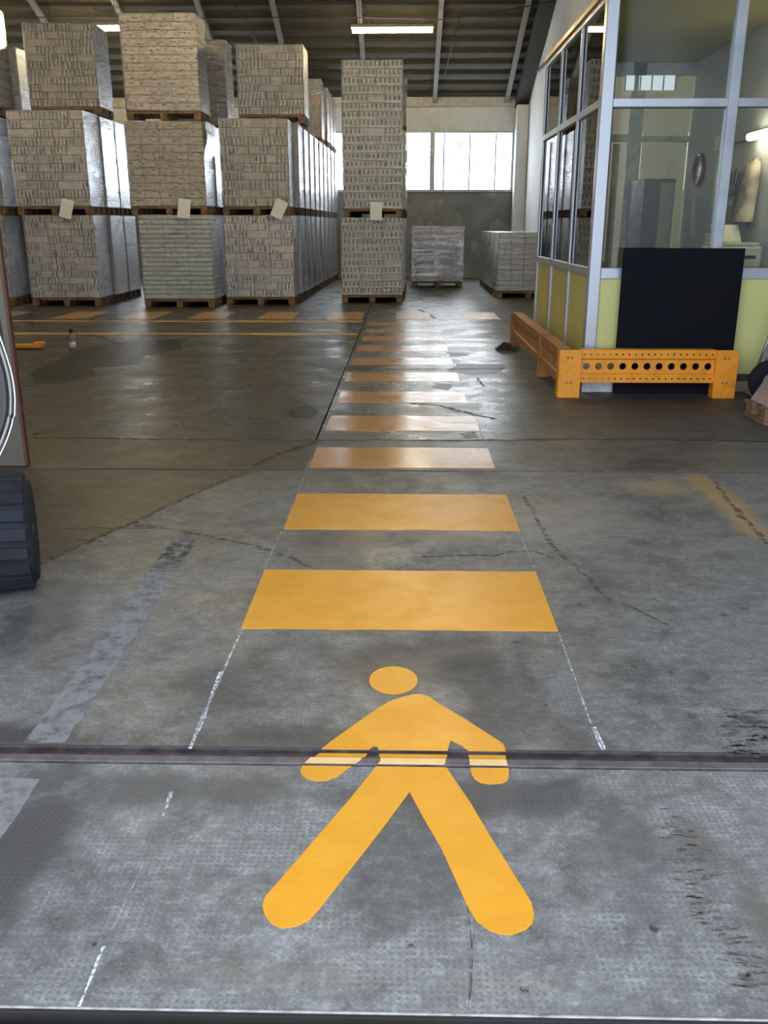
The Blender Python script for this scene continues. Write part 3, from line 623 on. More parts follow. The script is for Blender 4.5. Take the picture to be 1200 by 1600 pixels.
def load(x, y, z, w_, d_, h_, kind, label, cells=((6,),), layers=10, front=True, side=1, sheet=None, film='film', drape=0.0, group=None, split=None, lean=0.0):
    """x centre, y front face, z pallet underside, h_ height of goods above the pallet"""
    root = thing('wrapped_pallet_load', label, 'pallet load', (x, y, z), group)
    if not front: d_ = round(d_ - .045, 3)
    add_pallet(root, x, y, z, w_ + .02, d_, front)
    zt = z + .146; lh = h_ / layers
    if front:
        ins = .26
        for L in range(layers):
            ws = cells[L % len(cells)]; ws = [1] * ws[0] if len(ws) == 1 else list(ws); tot = sum(ws); xx = x - w_ / 2; kd = kind
            if split and L >= split[0]: kd = split[1]
            if L % 4 > 1: ws = ws[::-1]
            for q in ws:
                cwid = round(w_ * q / tot, 4); me = cached(('ct', kd, cwid, round(lh, 4)), lambda: MB().box(-cwid / 2 + .005, cwid / 2 - .005, 0, ins, -lh / 2 + .004, lh / 2 - .004, .006).mesh('carton'), PK[kd])
                inst('carton', me, (x_ := xx + cwid / 2, y + rnd.uniform(0, .010), zt + lh * (L + .5)), root); xx += cwid
            if side:
                k = 2; dd = round((d_ - ins - .012) / k, 4); me = cached(('cs', kd, dd, round(lh, 4)), lambda: MB().box(-.2, 0, .003, dd - .003, -lh / 2 + .003, lh / 2 - .002, .004).mesh('carton'), PK[kd])
                for j in range(k):
                    o = inst('carton', me if side > 0 else cached(('cl', kd, dd, round(lh, 4)), lambda: MB().box(0, .2, .003, dd - .003, -lh / 2 + .003, lh / 2 - .002, .004).mesh('carton'), PK[kd]), (x + side * (w_ / 2 - rnd.uniform(0, .008)), y + ins + .012 + dd * j, zt + lh * (L + .5)), root)
        a, b = (-w_ / 2 + .01, w_ / 2 - .212) if side > 0 else (-w_ / 2 + .212, w_ / 2 - .01)
        core = inst('hidden_cartons', cached(('core', w_, d_, h_, kind, side), lambda: MB().box(a, b, ins + .014, d_, 0, h_ - .004).mesh('hidden_cartons'), PK[kind]), (x, y, zt), root); core['kind'] = 'stuff'
    else:
        def mk():
            m = MB()
            for L in range(layers): m.box(-w_ / 2, w_ / 2, 0, d_, L * lh + .004, (L + 1) * lh - .004)
            m.box(-w_ / 2 + .02, w_ / 2 - .02, .02, d_ - .02, 0, h_ - .01); return m.mesh('cartons')
        if split:
            def mk2():
                m = MB()
                for L in range(split[0], layers): m.box(-w_ / 2 - .001, w_ / 2 + .001, -.001, d_ + .001, L * lh + .004, (L + 1) * lh - .004)
                return m.mesh('upper_cartons')
            o = inst('upper_cartons', cached(('rear2', w_, d_, h_, layers), mk2, PK[split[1]]), (x, y, zt), root); o['kind'] = 'stuff'; o['label'] = 'dark green top third of the load'
        o = inst('cartons', cached(('rear', w_, d_, h_, kind, layers), mk, PK[kind]), (x, y, zt), root); o['kind'] = 'stuff'
    sd = rnd.randrange(4) if not front else rnd.randrange(900)
    inst('stretch_film', cached(('film', w_, d_, h_, sd, film, drape), lambda: film_mb(w_, d_, h_, sd, .008, drape).mesh('stretch_film'), M[film]), (x, y, zt), root)
    if sheet:
        sx, ang = sheet; m = MB(); n = 6
        for k in range(n): pass
        vs_ = []; hw, hh = .11, .16
        for dy in (0, -.0015):
            for j in range(n + 1):
                for i in (-1, 1): vs_.append(Vector((i * hw, dy - .03 * math.sin(j / n * 1.2), -hh + 2 * hh * (1 - j / n))))
        fs = []
        s2 = 2 * (n + 1)
        for j in range(n): a = 2 * j; fs += [(a, a + 1, a + 3, a + 2), (s2 + a + 2, s2 + a + 3, s2 + a + 1, s2 + a), (a + 2, s2 + a + 2, s2 + a, a), (a + 1, s2 + a + 1, s2 + a + 3, a + 3)]
        fs += [(0, s2, s2 + 1, 1), (s2 - 2, s2 - 1, 2 * s2 - 1, 2 * s2 - 2)]
        m.add(vs_, fs); m.xf(Matrix.Translation((sx, y - .045, z + .10)) @ Matrix.Rotation(ang, 4, 'Y'))
        o = obj('document_sheet', m, M['paper'], root); o['label'] = 'white paper sheet hanging from the wrap'
    return root
MIX = ((6,), (3, 2, 2, 2, 3), (2, 3, 2, 3, 2), (4, 4, 2, 2), (6,))
# row A, far left, partly outside the frame
ZT1, ZT2 = 1.60, 3.20
load(-7.85, 16.72, 0, 1.25, .8, 1.44, 'pink', 'bottom load at the far left edge, cut off by the frame', MIX, 10)
load(-7.80, 16.72, ZT1, 1.25, .8, 1.48, 'brown', 'dark second-tier load at the far left edge beside the tall brown stack', MIX, 10)
load(-7.75, 16.72, ZT2 + .06, 1.25, .8, 1.60, 'tan', 'top load at the far left edge catching yellow lamp glare', MIX, 10)
for i in (1, 2):
    yy = 16.72 + .86 * i
    load(-7.80, yy, 0, 1.25, .8, 1.44, 'pink', ('second', 'third')[i - 1] + ' bottom load back in the leftmost row', layers=10, front=False)
    load(-7.75, yy, ZT1, 1.25, .8, 1.48, 'tan', ('second', 'third')[i - 1] + ' middle-tier load back in the leftmost row', layers=10, front=False)
load(-7.62, 17.58, ZT2 + .06, 1.25, .8, 1.05, 'tan', 'smooth film-covered top load behind the far left edge stack', layers=8, front=False)
# row B
load(-6.235, 16.73, 0, 1.26, .8, 1.445, 'pink', 'bottom pinkish-white load of the second row from the left, behind the yellow tool', MIX, 12)
load(-6.27, 16.71, ZT1, 1.32, .8, 1.57, 'pink', 'middle-tier pinkish-white load with a tilted paper sheet, second row from the left', MIX, 11, sheet=(-6.03, .28))
load(-6.20, 17.60, ZT2 + .14, 1.25, .8, 1.36, 'brown', 'top brown load of the second row, left of the ceiling lamp', MIX, 11)
for i in (1, 2):
    yy = 16.73 + .86 * i
    load(-6.19, yy, 0, 1.26, .8, 1.445, 'pink', ('second', 'third')[i - 1] + ' bottom load back in the row left of the tan stack', layers=10, front=False, film='film')
    load(-6.22, yy, ZT1, 1.26, .8, 1.56, 'pink', ('second', 'third')[i - 1] + ' middle-tier load back in the row left of the tan stack', layers=10, front=False)
# row C
load(-4.065, 16.46, 0, 1.26, .8, 1.445, 'green', 'pale green layered load at the bottom of the tan stack', ((2,), (3,)), 18)
load(-4.14, 16.46, ZT1, 1.33, .8, 1.37, 'tan', 'middle tan carton load under a loose draped film, with a paper sheet', ((5,), (2, 3, 3, 2)), 11, sheet=(-3.86, .12), drape=.07)
load(-4.12, 16.46, 3.135, 1.26, .8, 1.48, 'tan', 'tallest top load of tan cartons with yellow lamp glare, third row from the left', ((3,), (2, 3, 2)), 12, film='film_tight')
for i in (1, 2, 3):
    yy = 16.48 + .86 * i; nm = ('second', 'third', 'fourth')[i - 1]
    load(-4.08, yy, 0, 1.24, .8, 1.445, 'green', nm + ' bottom load back in the tan-stack row', layers=10, front=False)
    load(-4.08, yy, ZT1, 1.24, .8, 1.37, 'brown', nm + ' middle-tier load back in the tan-stack row', layers=10, front=False)
load(-4.12, 19.06, 3.16, 1.24, .8, 1.52, 'red', 'reddish-brown top load seen between the tan stack and the brown stack', layers=12, front=False, film='film_tight')
# row D, long row along the aisle
load(-2.665, 16.98, 0, 1.26, .8, 1.445, 'pink', 'bottom reddish-white load at the head of the long aisle row', MIX, 11, film='film')
load(-2.67, 16.94, ZT1, 1.20, .8, 1.455, 'brown', 'middle-tier brown and cream load with a tilted paper sheet, head of the long aisle row', MIX, 10, sheet=(-2.25, .45))
load(-2.46, 17.85, 3.225, 1.20, .8, 1.16, 'brown', 'top dark brown load of the long aisle row, left of the tall middle stack', MIX, 9)
ORD = ['second', 'third', 'fourth', 'fifth', 'sixth', 'seventh', 'eighth', 'ninth', 'tenth', 'eleventh']
for i in range(1, 10):
    yy = 16.98 + .875 * i; xx = -2.63 + .021 * i
    load(xx, yy, 0, 1.24, .8, 1.445, 'pink', ORD[i - 1] + ' bottom load from the front in the long aisle row', layers=10, front=False)
    load(xx, yy, ZT1, 1.24, .8, 1.455, 'pink', ORD[i - 1] + ' middle-tier load from the front in the long aisle row', layers=10, front=False)
load(-2.54, 22.22, 3.215, 1.24, .8, 1.22, 'orange_red', 'orange-red crate load with a dark green top on the long aisle row', layers=7, front=False, split=(5, 'darkgreen'), film='film_tight')
for i in (7, 8, 9):
    load(-2.47 + .012 * (i - 7), 16.98 + .875 * i, 3.215, 1.22, .8, 1.15, 'orange_red', ('first', 'second', 'third')[i - 7] + ' top load behind the orange and green one', layers=7, front=False)
# row E, tall stack in the middle
load(-.60, 17.52, 0, 1.15, .8, 1.405, 'grey', 'bottom grey-green tray load of the tall middle stack', ((3,), (2, 3, 2), (3,)), 11)
load(-.585, 17.50, ZT1 - .03, 1.08, .8, 2.50, 'grey', 'tall upper tray load of the middle stack with yellow glare and a square paper', ((2, 2, 3), (3, 2, 2)), 18, sheet=(-.52, 0.0))
for i in (1, 2, 3, 4):
    yy = 17.52 + .87 * i; nm = ORD[i - 1]
    load(-.58 + .015 * i, yy, 0, 1.15, .8, 1.405, 'grey', nm + ' bottom load behind the tall middle stack', layers=11, front=False)
    load(-.56 + .015 * i, yy, ZT1 - .03, 1.12, .8, 1.42, 'grey', nm + ' middle-tier load behind the tall middle stack', layers=11, front=False)
load(-.545, 19.26, 3.16, 1.15, .8, .86, 'orange_red', 'red and green top load behind the tall middle stack', layers=7, front=False, split=(5, 'darkgreen'))
# G: low white cartons at the right
load(2.56, 18.68, 0, 1.30, .8, 1.13, 'white', 'front load of low grey-white cartons beside the right wall', ((5,), (2, 2, 2, 2, 1, 1)), 11, side=-1, film='film_tight')
for i in (1, 2, 3, 4):
    load(2.54 + .005 * i, 18.70 + .86 * i, 0, 1.30, .8, 1.13, 'white', ORD[i - 1] + ' load back in the low white carton row', layers=11, front=False, film='film_tight')
# F: layered sacks below the window
fx, fy = .81, 22.0
fr = thing('sack_pallet', 'single low pallet of six wrapped sack layers below the bright window', 'pallet load', (fx, fy, 0))
add_pallet(fr, fx, fy, 0, 1.2, .9, True)
def sack():
    m = MB(); n = 8; vs_ = []; fs = []; a, b, c = .285, .43, .10
    for j in range(n + 1):
        for i in range(n + 1):
            u, v = -1 + 2 * i / n, -1 + 2 * j / n; h = (1 - abs(u) ** 3.5) ** .5 * (1 - abs(v) ** 4) ** .5
            vs_.append((u * a, .44 + v * b, .105 + .095 * h)); 
    N = len(vs_)
    vs_ += [(x, y, .21 - z) for x, y, z in vs_[:N]]
    for j in range(n):
        for i in range(n): q = j * (n + 1) + i; fs += [(q, q + 1, q + n + 2, q + n + 1), (N + q + n + 1, N + q + n + 2, N + q + 1, N + q)]
    m.add(vs_, fs, True); return m
sm = sack().mesh('sack'); sm.materials.append(PK['sack'])
for L in range(6):
    for s in (-1, 1): inst('sack', sm, (fx + s * .288 + rnd.uniform(-.01, .01), fy + .01, .146 + .208 * L), fr)
inst('stretch_film', cached('filmF', lambda: film_mb(1.17, .88, 1.25, 5, .02, 0, .03).mesh('stretch_film'), M['film_bag']), (fx, fy, .146), fr)

# ------------------------------------------------------------------ office booth
BX, BY, BYB, BXR = 1.60, 7.95, 11.2, 3.29
SZ, TZ, HZ = 1.07, 2.375, 3.17
bo = thing('office_booth', 'aluminium and glass office booth with yellow lower panels against the right wall', 'booth', (2.4, 9.5, 0))
B = lambda n, m_, mt: obj(n, m_, M[mt], bo)
def post(x0, x1, y0, y1, z0=.0, z1=HZ): B('post', MB().box(x0, x1, y0, y1, z0, z1, .006).box(x0 + (x1 - x0) * .3, x0 + (x1 - x0) * .38, y0 - .003, y0 + .01, z0 + .01, z1 - .01), 'alu')
post(BX, BX + .10, BY, BY + .10); post(2.625, 2.715, BY, BY + .08, SZ); post(2.64, 2.70, BY, BY + .06, .12, SZ); post(3.21, 3.285, BY, BY + .07)
ys = [BY + .10, 9.02, 10.10, BYB - .03]
for y in (9.02, 10.10): post(BX, BX + .05, y - .025, y + .025)
post(BX, BX + .06, BYB - .06, BYB)
def rails(x0, x1, y0, y1, gap):
    B('sill_rail', MB().box(x0, x1, y0, y1, SZ - .07, SZ, .004), 'alu'); B('transom', MB().box(x0, x1, y0, y1, TZ - .03, TZ + .03, .004), 'alu'); B('head_rail', MB().box(x0, x1, y0, y1, HZ - .05, HZ, .004), 'alu')
for (a, b) in ((BX + .10, 2.64), (2.70, 3.21)):
    B('sill_rail', MB().box(a, b, BY + .01, BY + .07, SZ - .09, SZ, .004), 'alu'); B('transom', MB().box(a, b, BY + .01, BY + .07, TZ - .035, TZ + .03, .004), 'alu'); B('head_rail', MB().box(a, b, BY + .01, BY + .07, HZ - .03, HZ, .004), 'alu')
    B('bottom_rail', MB().box(a, b, BY + .01, BY + .07, .10, .16, .004), 'alu' if a < 2 else 'alu_dark')
    B('yellow_panel', MB().box(a, b, BY + .03, BY + .05, .16, SZ - .09), 'yellow_panel')
    for z0, z1 in ((SZ, TZ - .035), (TZ + .03, HZ - .03)):
        B('glass_pane', MB().box(a + .01, b - .01, BY + .037, BY + .043, z0, z1), 'glass')
        B('gasket', MB().box(a, a + .012, BY + .028, BY + .052, z0, z1).box(b - .014, b, BY + .028, BY + .052, z0, z1).box(a, b, BY + .028, BY + .052, z1 - .01, z1), 'alu_dark')
B('plinth', MB().box(BX + .10, 1.95, BY - .01, BY + .07, 0, .10, .004), 'white_plinth'); B('plinth_block', MB().box(1.95, 3.2, BY + .02, BY + .12, 0, .10, .01), 'block')
B('corner_foot', MB().box(BX - .0, BX + .11, BY - .012, BY, 0, .12), 'white_plinth')
for a, b in ((BY + .10, 8.995), (9.045, 10.075), (10.125, BYB - .06)):
    B('sill_rail', MB().box(BX, BX + .05, a, b, SZ - .07, SZ, .004), 'alu'); B('transom', MB().box(BX, BX + .05, a, b, TZ - .03, TZ + .03, .004), 'alu'); B('head_rail', MB().box(BX, BX + .05, a, b, HZ - .05, HZ, .004), 'alu')
    B('yellow_panel', MB().box(BX + .02, BX + .04, a, b, .05, SZ - .07), 'yellow_panel_shaded')
    for z0, z1 in ((SZ, TZ - .03), (TZ + .03, HZ - .05)):
        B('glass_pane', MB().box(BX + .027, BX + .033, a + .01, b - .01, z0, z1), 'glass')
        for g0 in (a, b - .014): B('gasket', MB().box(BX + .018, BX + .042, g0, g0 + .014, z0, z1), 'alu_dark')
B('roof_trim', MB().box(BX - .02, BX + .05, BY, BYB, HZ, HZ + .05, .004), 'wood_trim')
B('booth_ceiling', MB().box(BX + .05, BXR, BY + .02, BYB, HZ + .001, HZ + .04), 'ceil_booth')
B('booth_floor', MB().box(BX + .10, BXR, BY + .12, BYB - .06, 0.001, .012), 'booth_floor')
# back partition: cream door frame, glazed bays
B('back_panel', MB().box(2.74, BXR, BYB - .04, BYB, 0, 1.1), 'door_cream'); B('back_panel', MB().box(BX + .06, 1.80, BYB - .04, BYB, 0, 2.45), 'door_cream')
for x0, x1, z1 in ((1.80, 1.86, 2.4), (2.58, 2.74, HZ)): B('door_jamb', MB().box(x0, x1, BYB - .06, BYB, 0, z1, .006), 'door_cream')
B('door_head', MB().box(1.86, 2.58, BYB - .06, BYB, 2.34, 2.42, .006), 'door_cream'); B('back_transom', MB().box(2.74, BXR, BYB - .06, BYB, 2.34, 2.40, .006), 'door_cream')
B('back_head', MB().box(BX + .06, BXR, BYB - .06, BYB, 3.03, HZ, .006), 'alu')
B('back_door', MB().box(1.87, 2.50, BYB - .04, BYB - .005, .02, 1.0).box(1.87, 1.95, BYB - .04, BYB - .005, 1.0, 2.32).box(2.42, 2.50, BYB - .04, BYB - .005, 1.0, 2.32), 'door_cream')
B('glass_pane', MB().box(2.75, BXR - .01, BYB - .03, BYB - .024, 1.1, 2.34), 'glass'); B('glass_pane', MB().box(2.75, BXR - .01, BYB - .03, BYB - .024, 2.40, 3.03), 'glass')

lp = B('reflection_pane', MB().box(2.50, 3.06, BYB - .07, BYB - .062, 2.88, 3.03), 'reflection_glow')  # glowing strip and bars added to stand for a window reflection
for x in (2.49, 2.60, 2.66, 2.79, 2.92, 3.055): B('reflection_bar', MB().box(x, x + (.05 if x == 2.60 else .015), BYB - .08, BYB - .07, 2.87, 3.03), 'alu')
# things inside the booth
t_ = thing('wall_clock', 'round wall clock with dark red rim inside the booth', 'clock', (XR, 10.65, 2.01))
obj('rim', MB().lathe([(.17, -.003), (.175, -.03), (.155, -.045), (.14, -.03)], 'x', (XR, 10.65, 2.01)), M['red_rim'], t_); obj('face', MB().lathe([(.139, -.012), (.139, -.022)], 'x', (XR, 10.65, 2.01)), M['clock_face'], t_)
obj('hands', MB().bar((XR - .026, 10.65, 2.01), (XR - .026, 10.65, 2.11), .008, .008).bar((XR - .026, 10.65, 2.01), (XR - .026, 10.58, 1.97), .008, .008), M['blackp'], t_)
t_ = thing('office_lamp', 'warm glowing batten lamp on the wall inside the booth', 'lamp', (XR, 9.0, 2.2))
obj('batten', MB().box(XR - .05, XR - .002, 8.2, 10.0, 2.19, 2.25, .005), M['housing'], t_); obj('tube', MB().tube([(XR - .09, 8.1, 2.20), (XR - .09, 9.0, 2.20)], .035, 10), M['tube_small'], t_)
for y in (8.25, 8.85): obj('clip', MB().box(XR - .07, XR - .05, y - .015, y + .015, 2.17, 2.24), M['housing'], t_)
t_ = thing('pen_rack', 'dark wall rack holding pens and tools inside the booth', 'rack', (XR, 9.4, 1.7))
obj('tray', MB().box(XR - .10, XR - .002, 9.2, 9.66, 1.70, 1.80, .006), M['blackp'], t_)
for k in range(6): y = 9.24 + .075 * k; obj('pen', MB().tube([(XR - .06, y, 1.78), (XR - .06 + .01, y + rnd.uniform(-.04, .04), 1.89 + .03 * (k % 3))], .008, 6), M['blackp'], t_)
t_ = thing('hanging_jacket', 'grey jacket with a light shirt hanging on the booth wall', 'jacket', (XR, 8.98, 1.2))
m = MB(); n = 10
for k in range(n + 1):
    pass
prof = [(1.98, .05, .03), (1.93, .14, .05), (1.80, .17, .06), (1.60, .17, .07), (1.42, .19, .08)]
for mtn, col, dy, zc in (('coat_body', 'jacket', .0, 0), ('shirt', 'jacket_light', -.10, .03)):
    m = MB(); vs_ = []; fs = []
    for z, hw, dp in prof:
        for k in range(12):
            a = 2 * PI * k / 12; r = 1 + .12 * math.sin(5 * a + z * 7); vs_.append((XR - .012 - dp * 1.1 - dp * math.cos(a) * r, 8.98 + dy + hw * .8 * math.sin(a) * r, z + zc))
    for j in range(len(prof) - 1):
        for k in range(12): l = (k + 1) % 12; fs.append((j * 12 + k, j * 12 + l, j * 12 + 12 + l, j * 12 + 12 + k))
    fs += [tuple(range(12)), tuple(range(48, 60))[::-1]]; m.add(vs_, fs, True); obj(mtn, m, M[col], t_)
t_ = thing('printer', 'cream office printer on a grey counter behind the right pane', 'printer', (3.0, 8.62, 1.0))
obj('body', MB().box(2.80, 3.24, 8.42, 8.80, 1.052, 1.24, .02), M['cream'], t_); obj('lid', MB().box(2.82, 3.22, 8.46, 8.80, 1.245, 1.27, .008), M['cream'], t_); obj('paper_tray', MB().bar((3.02, 8.74, 1.27), (3.02, 8.86, 1.42), .26, .012), M['cream'], t_); obj('slot', MB().box(2.86, 3.18, 8.416, 8.43, 1.13, 1.16), M['blackp'], t_)
tag(obj('counter', MB().box(2.74, 3.28, 8.2, 10.2, 1.01, 1.05, .005).box(2.78, 3.28, 8.25, 10.1, .013, 1.01), M['olive_grey'], None, (3, 9, 0)), 'grey counter along the wall inside the booth', 'counter')
tag(obj('wall_box', MB().box(XR - .12, XR - .002, 9.2, 9.40, 1.45, 1.60, .01).box(XR - .125, XR - .12, 9.24, 9.30, 1.49, 1.56), M['cardboard'], None, (XR, 9.3, 1.45)), 'small brown box on the wall below the pen rack', 'box')
t_ = thing('tall_cabinet', 'dark green tall cabinet at the back of the booth', 'cabinet', (2.95, 10.7, 0))
obj('body', MB().box(2.62, 2.95, 10.35, 11.05, .013, 1.90, .01), M['dark_green'], t_); obj('door', MB().box(2.635, 2.775, 10.335, 10.35, .06, 1.86, .003), M['dark_green'], t_); obj('door', MB().box(2.79, 2.935, 10.335, 10.35, .06, 1.86, .003), M['olive_grey'], t_)
obj('handle', MB().box(2.80, 2.81, 10.32, 10.335, .95, 1.1), M['alu'], t_)
tag(obj('thermostat', MB().box(XR - .03, XR - .002, 10.1, 10.2, 2.16, 2.30, .006).box(XR - .034, XR - .03, 10.12, 10.18, 2.20, 2.27), M['paper'], None, (XR, 10.15, 2.2)), 'small white wall device right of the red-rimmed clock', 'thermostat')
tag(obj('socket_box', MB().box(XR - .05, XR - .002, 10.0, 10.12, 1.20, 1.34, .01).tube([(XR - .02, 10.06, 1.34), (XR - .02, 10.06, 2.15)], .012, 6), M['cream'], None, (XR, 10.06, 1.2)), 'cream socket box with a conduit below the clock', 'socket')

# black board leaning between booth and guard
tag(obj('black_board', MB().box(1.86, 2.88, 7.86, 7.885, 0.002, 1.235, .006).xf(Matrix.Identity(4)), M['black_board'], None, (2.37, 7.87, 0)), 'large black board standing on edge between the booth and the orange guard', 'board')

# ------------------------------------------------------------------ orange rack guard
def guard_rail(L, nbig, nsmall, slots=False):       # local: x 0..L, front at y 0, z .13 .. .405
    m = MB(); z = (.130, .198, .212, .322, .336, .405)
    for k in range(nsmall):
        a, b = L * k / nsmall, L * (k + 1) / nsmall
        m.holed(a, b, z[4], z[5], 0, .0075, None, .01, 10); m.holed(a, b, z[0], z[1], 0, .0075, None, .01, 10)
    m.add([(0, 0, z[1]), (L, 0, z[1]), (L, .02, z[2]), (0, .02, z[2]), (0, .02, z[3]), (L, .02, z[3]), (L, 0, z[4]), (0, 0, z[4])], [(0, 1, 2, 3), (4, 5, 6, 7)])
    for k in range(nbig):
        a, b = L * k / nbig, L * (k + 1) / nbig; w_ = b - a
        if slots: m.holed(a, b, z[2], z[3], .02, w_ * .3, .045, .02, 12)
        else: m.holed(a, b, z[2], z[3], .02, .030, None, .015, 18)
    m.box(0, L, 0, .11, .405, .411); m.add([(0, 0, .13), (L, 0, .13), (L, .05, .13), (0, .05, .13)], [(0, 1, 2, 3)])
    return m
gd = thing('rack_guard', 'orange perforated steel guard around the booth corner', 'guard rail', (1.4, 7.7, 0))
M1 = Matrix.Translation((1.525, 7.665, 0)); obj('front_rail', guard_rail(1.14, 11, 21).xf(M1), M['orange'], gd)
for x0, x1 in ((1.335, 1.525), (2.665, 2.855)):
    o = obj('end_plate', MB().box(x0, x1, 7.645, 7.665, 0, .411, .003).box(x0, x0 + .008, 7.665, 7.76, 0, .405).box(x1 - .008, x1, 7.667, 7.76, 0, .129), M['orange'], gd)
    for z in (.345, .135):
        for dx in (.07, .105): obj('bolt', MB().lathe([(.010, -.006), (.010, 0)], 'y', (x0 + dx, 7.645, z), 8), M['bolt'], o)
MR = lambda x, y: Matrix.Translation((x, y, 0)) @ Matrix.Rotation(-PI / 2, 4, 'Z')      # local x -> -Y, local +y -> +X
obj('side_rail', guard_rail(.98, 12, 16, True).xf(MR(1.337, 8.75)), M['orange_shaded'], gd)
obj('side_rail', guard_rail(2.20, 27, 34, True).xf(MR(1.337, 11.06)), M['orange_shaded'], gd)
for y0, y1 in ((8.75, 8.86), (11.06, 11.16)):
    obj('leg', MB().box(1.322, 1.337, y0, y1, 0, .405, .003).box(1.337, 1.44, y0 + .01, y0 + .02, 0, .40), M['orange_shaded'], gd)
tag(obj('bent_scrap', MB().add([(1.10, 10.7, .002), (1.35, 10.6, .002), (1.33, 10.85, .002), (1.12, 10.95, .002), (1.2, 10.72, .10), (1.28, 10.85, .07)], [(0, 1, 4), (1, 2, 5, 4), (2, 3, 5), (3, 0, 4, 5), (3, 2, 1, 0)]), M['blackp'], None, (1.2, 10.8, 0)), 'crumpled dark scrap on the floor by the far end of the orange guard', 'scrap')

# ------------------------------------------------------------------ right edge: hand truck and pallet corner
t_ = thing('hand_truck', 'hand truck with a black rubber wheel at the right edge of the frame', 'hand truck', (3.12, 7.6, 0))
cx_, cy_, cz_ = 3.08, 7.50, .175
wh = MB().lathe([(.10, -.035), (.165, -.035), (.175, -.02), (.175, .02), (.165, .035), (.10, .035)], 'y', (cx_, cy_, cz_), 28); obj('wheel', wh, M['rubber'], t_)
obj('hub', MB().lathe([(.095, -.03), (.03, -.045), (.03, .045), (.095, .03)], 'y', (cx_, cy_, cz_), 20), M['steel_galv'], t_)
obj('frame_tube', MB().tube([(3.03, 7.60, .18), (3.10, 7.63, .45), (3.20, 7.66, .95)], .014, 8), M['steel_galv'], t_); obj('frame_tube', MB().tube([(3.03, 7.72, .18), (3.10, 7.72, .45), (3.20, 7.72, .95)], .014, 8), M['steel_galv'], t_)
obj('toe_plate', MB().box(2.98, 3.22, 7.60, 7.76, .03, .04), M['steel_galv'], t_)
t_ = thing('low_pallet', 'wooden pallet with a dusty pink covered load at the right edge', 'pallet', (3.0, 6.9, 0))
for y in (6.58, 6.84): obj('block', MB().box(2.70, 2.80, y, y + .12, .022, .10, .003), M['wood'], t_)
obj('skid_board', MB().box(2.695, 2.80, 6.56, 6.98, 0, .021), M['wood'], t_); obj('deck_board', MB().box(2.69, 3.26, 6.56, 6.70, .101, .122), M['wood'], t_); obj('deck_board', MB().box(2.69, 3.26, 6.84, 6.98, .101, .122), M['wood'], t_)
m = MB().add([(2.73, 6.58, .123), (3.26, 6.58, .123), (3.26, 6.97, .123), (2.73, 6.97, .123), (2.86, 6.60, .36), (3.26, 6.60, .40), (3.26, 6.95, .40), (2.86, 6.95, .36)], [(3, 2, 1, 0), (4, 5, 6, 7), (0, 1, 5, 4), (1, 2, 6, 5), (2, 3, 7, 6), (3, 0, 4, 7)])
obj('covered_load', m, M['pink_load'], t_)

# ------------------------------------------------------------------ left edge: door leaf, forklift
t_ = thing('sliding_door_leaf', 'grey sliding door leaf with rust-red edge standing in the second floor track', 'door', (-3.0, 5.28, 0))
obj('leaf', MB().box(-5.0, -2.33, 5.265, 5.295, .004, 3.9), M['door_leaf'], t_); obj('edge_profile', MB().box(-2.33, -2.31, 5.262, 5.298, .004, 3.9, .003), M['red_edge'], t_)
fk = thing('forklift', 'grey forklift at the left edge with a lugged black tyre and chrome guard bar', 'forklift', (-2.0, 3.7, 0))
wx0, wx1, wy, wr = -1.79, -1.505, 3.40, .235
WR = Matrix.Translation((wx1, wy, wr)) @ Matrix.Rotation(math.radians(20), 4, 'Z') @ Matrix.Translation((-wx1, -wy, -wr))
ty = obj('tyre', MB().lathe([(.13, 0), (.20, -.005), (.222, .02), (.222, wx1 - wx0 - .02), (.20, wx1 - wx0 + .005), (.13, wx1 - wx0)], 'x', (wx0, wy, wr), 36).xf(WR), M['rubber'], fk)
for k in range(20):
    a = 2 * PI * k / 20; m = MB(); c0 = Vector((0, math.cos(a), math.sin(a)))
    for s in (0,):
        x0, x1 = wx0 + .01, wx1 - .015; tt = Vector((0, -math.sin(a), math.cos(a)))
        ctr = Vector((0, wy, wr)); P = []
        for r in (.218, .236):
            for xx, sk in ((x0, .0), (x1, .016)):
                for g_ in (-1, 1): P.append(Vector((xx, 0, 0)) + ctr + c0 * r + tt * (g_ * .022 + sk))
        m.add(P, [(0, 1, 3, 2), (4, 6, 7, 5), (0, 2, 6, 4), (1, 5, 7, 3), (0, 4, 5, 1), (2, 3, 7, 6)])
    obj('lug', m.xf(WR), M['rubber'], ty)
obj('hub', MB().lathe([(.125, 0), (.10, .02), (.04, .025), (.035, .03)], 'x', (wx1 - .03, wy, wr), 20).xf(WR), M['machine_light'], fk)
# body: swept side profile in YZ extruded in X
pf = [(3.30, .52), (3.26, .64), (3.28, .95), (3.34, 1.12), (3.5, 1.2), (3.85, 1.15), (3.9, .62), (3.8, .53)]
m = MB(); n = len(pf); m.add([(x, y, z) for x in (-2.6, -1.735) for y, z in pf], [tuple(range(n - 1, -1, -1)), tuple(range(n, 2 * n))] + [(i, (i + 1) % n, (i + 1) % n + n, i + n) for i in range(n)]); obj('counterweight', m, M['machine_grey'], fk)
obj('fender', MB().add([(x, y, z) for x in (-1.95, -1.70) for y, z in ((3.22, .40), (3.25, .50), (3.40, .545), (3.72, .545), (3.72, .53), (3.41, .53), (3.27, .485), (3.235, .40))], [tuple(range(7, -1, -1)), tuple(range(8, 16))] + [(i, (i + 1) % 8, (i + 1) % 8 + 8, i + 8) for i in range(8)]), M['machine_light'], fk)
bar0 = [(-1.615, 3.45, .52), (-1.585, 3.5, .60), (-1.565, 3.55, .70), (-1.57, 3.58, .82), (-1.60, 3.6, .95), (-1.66, 3.62, 1.15), (-1.70, 3.64, 1.3)]
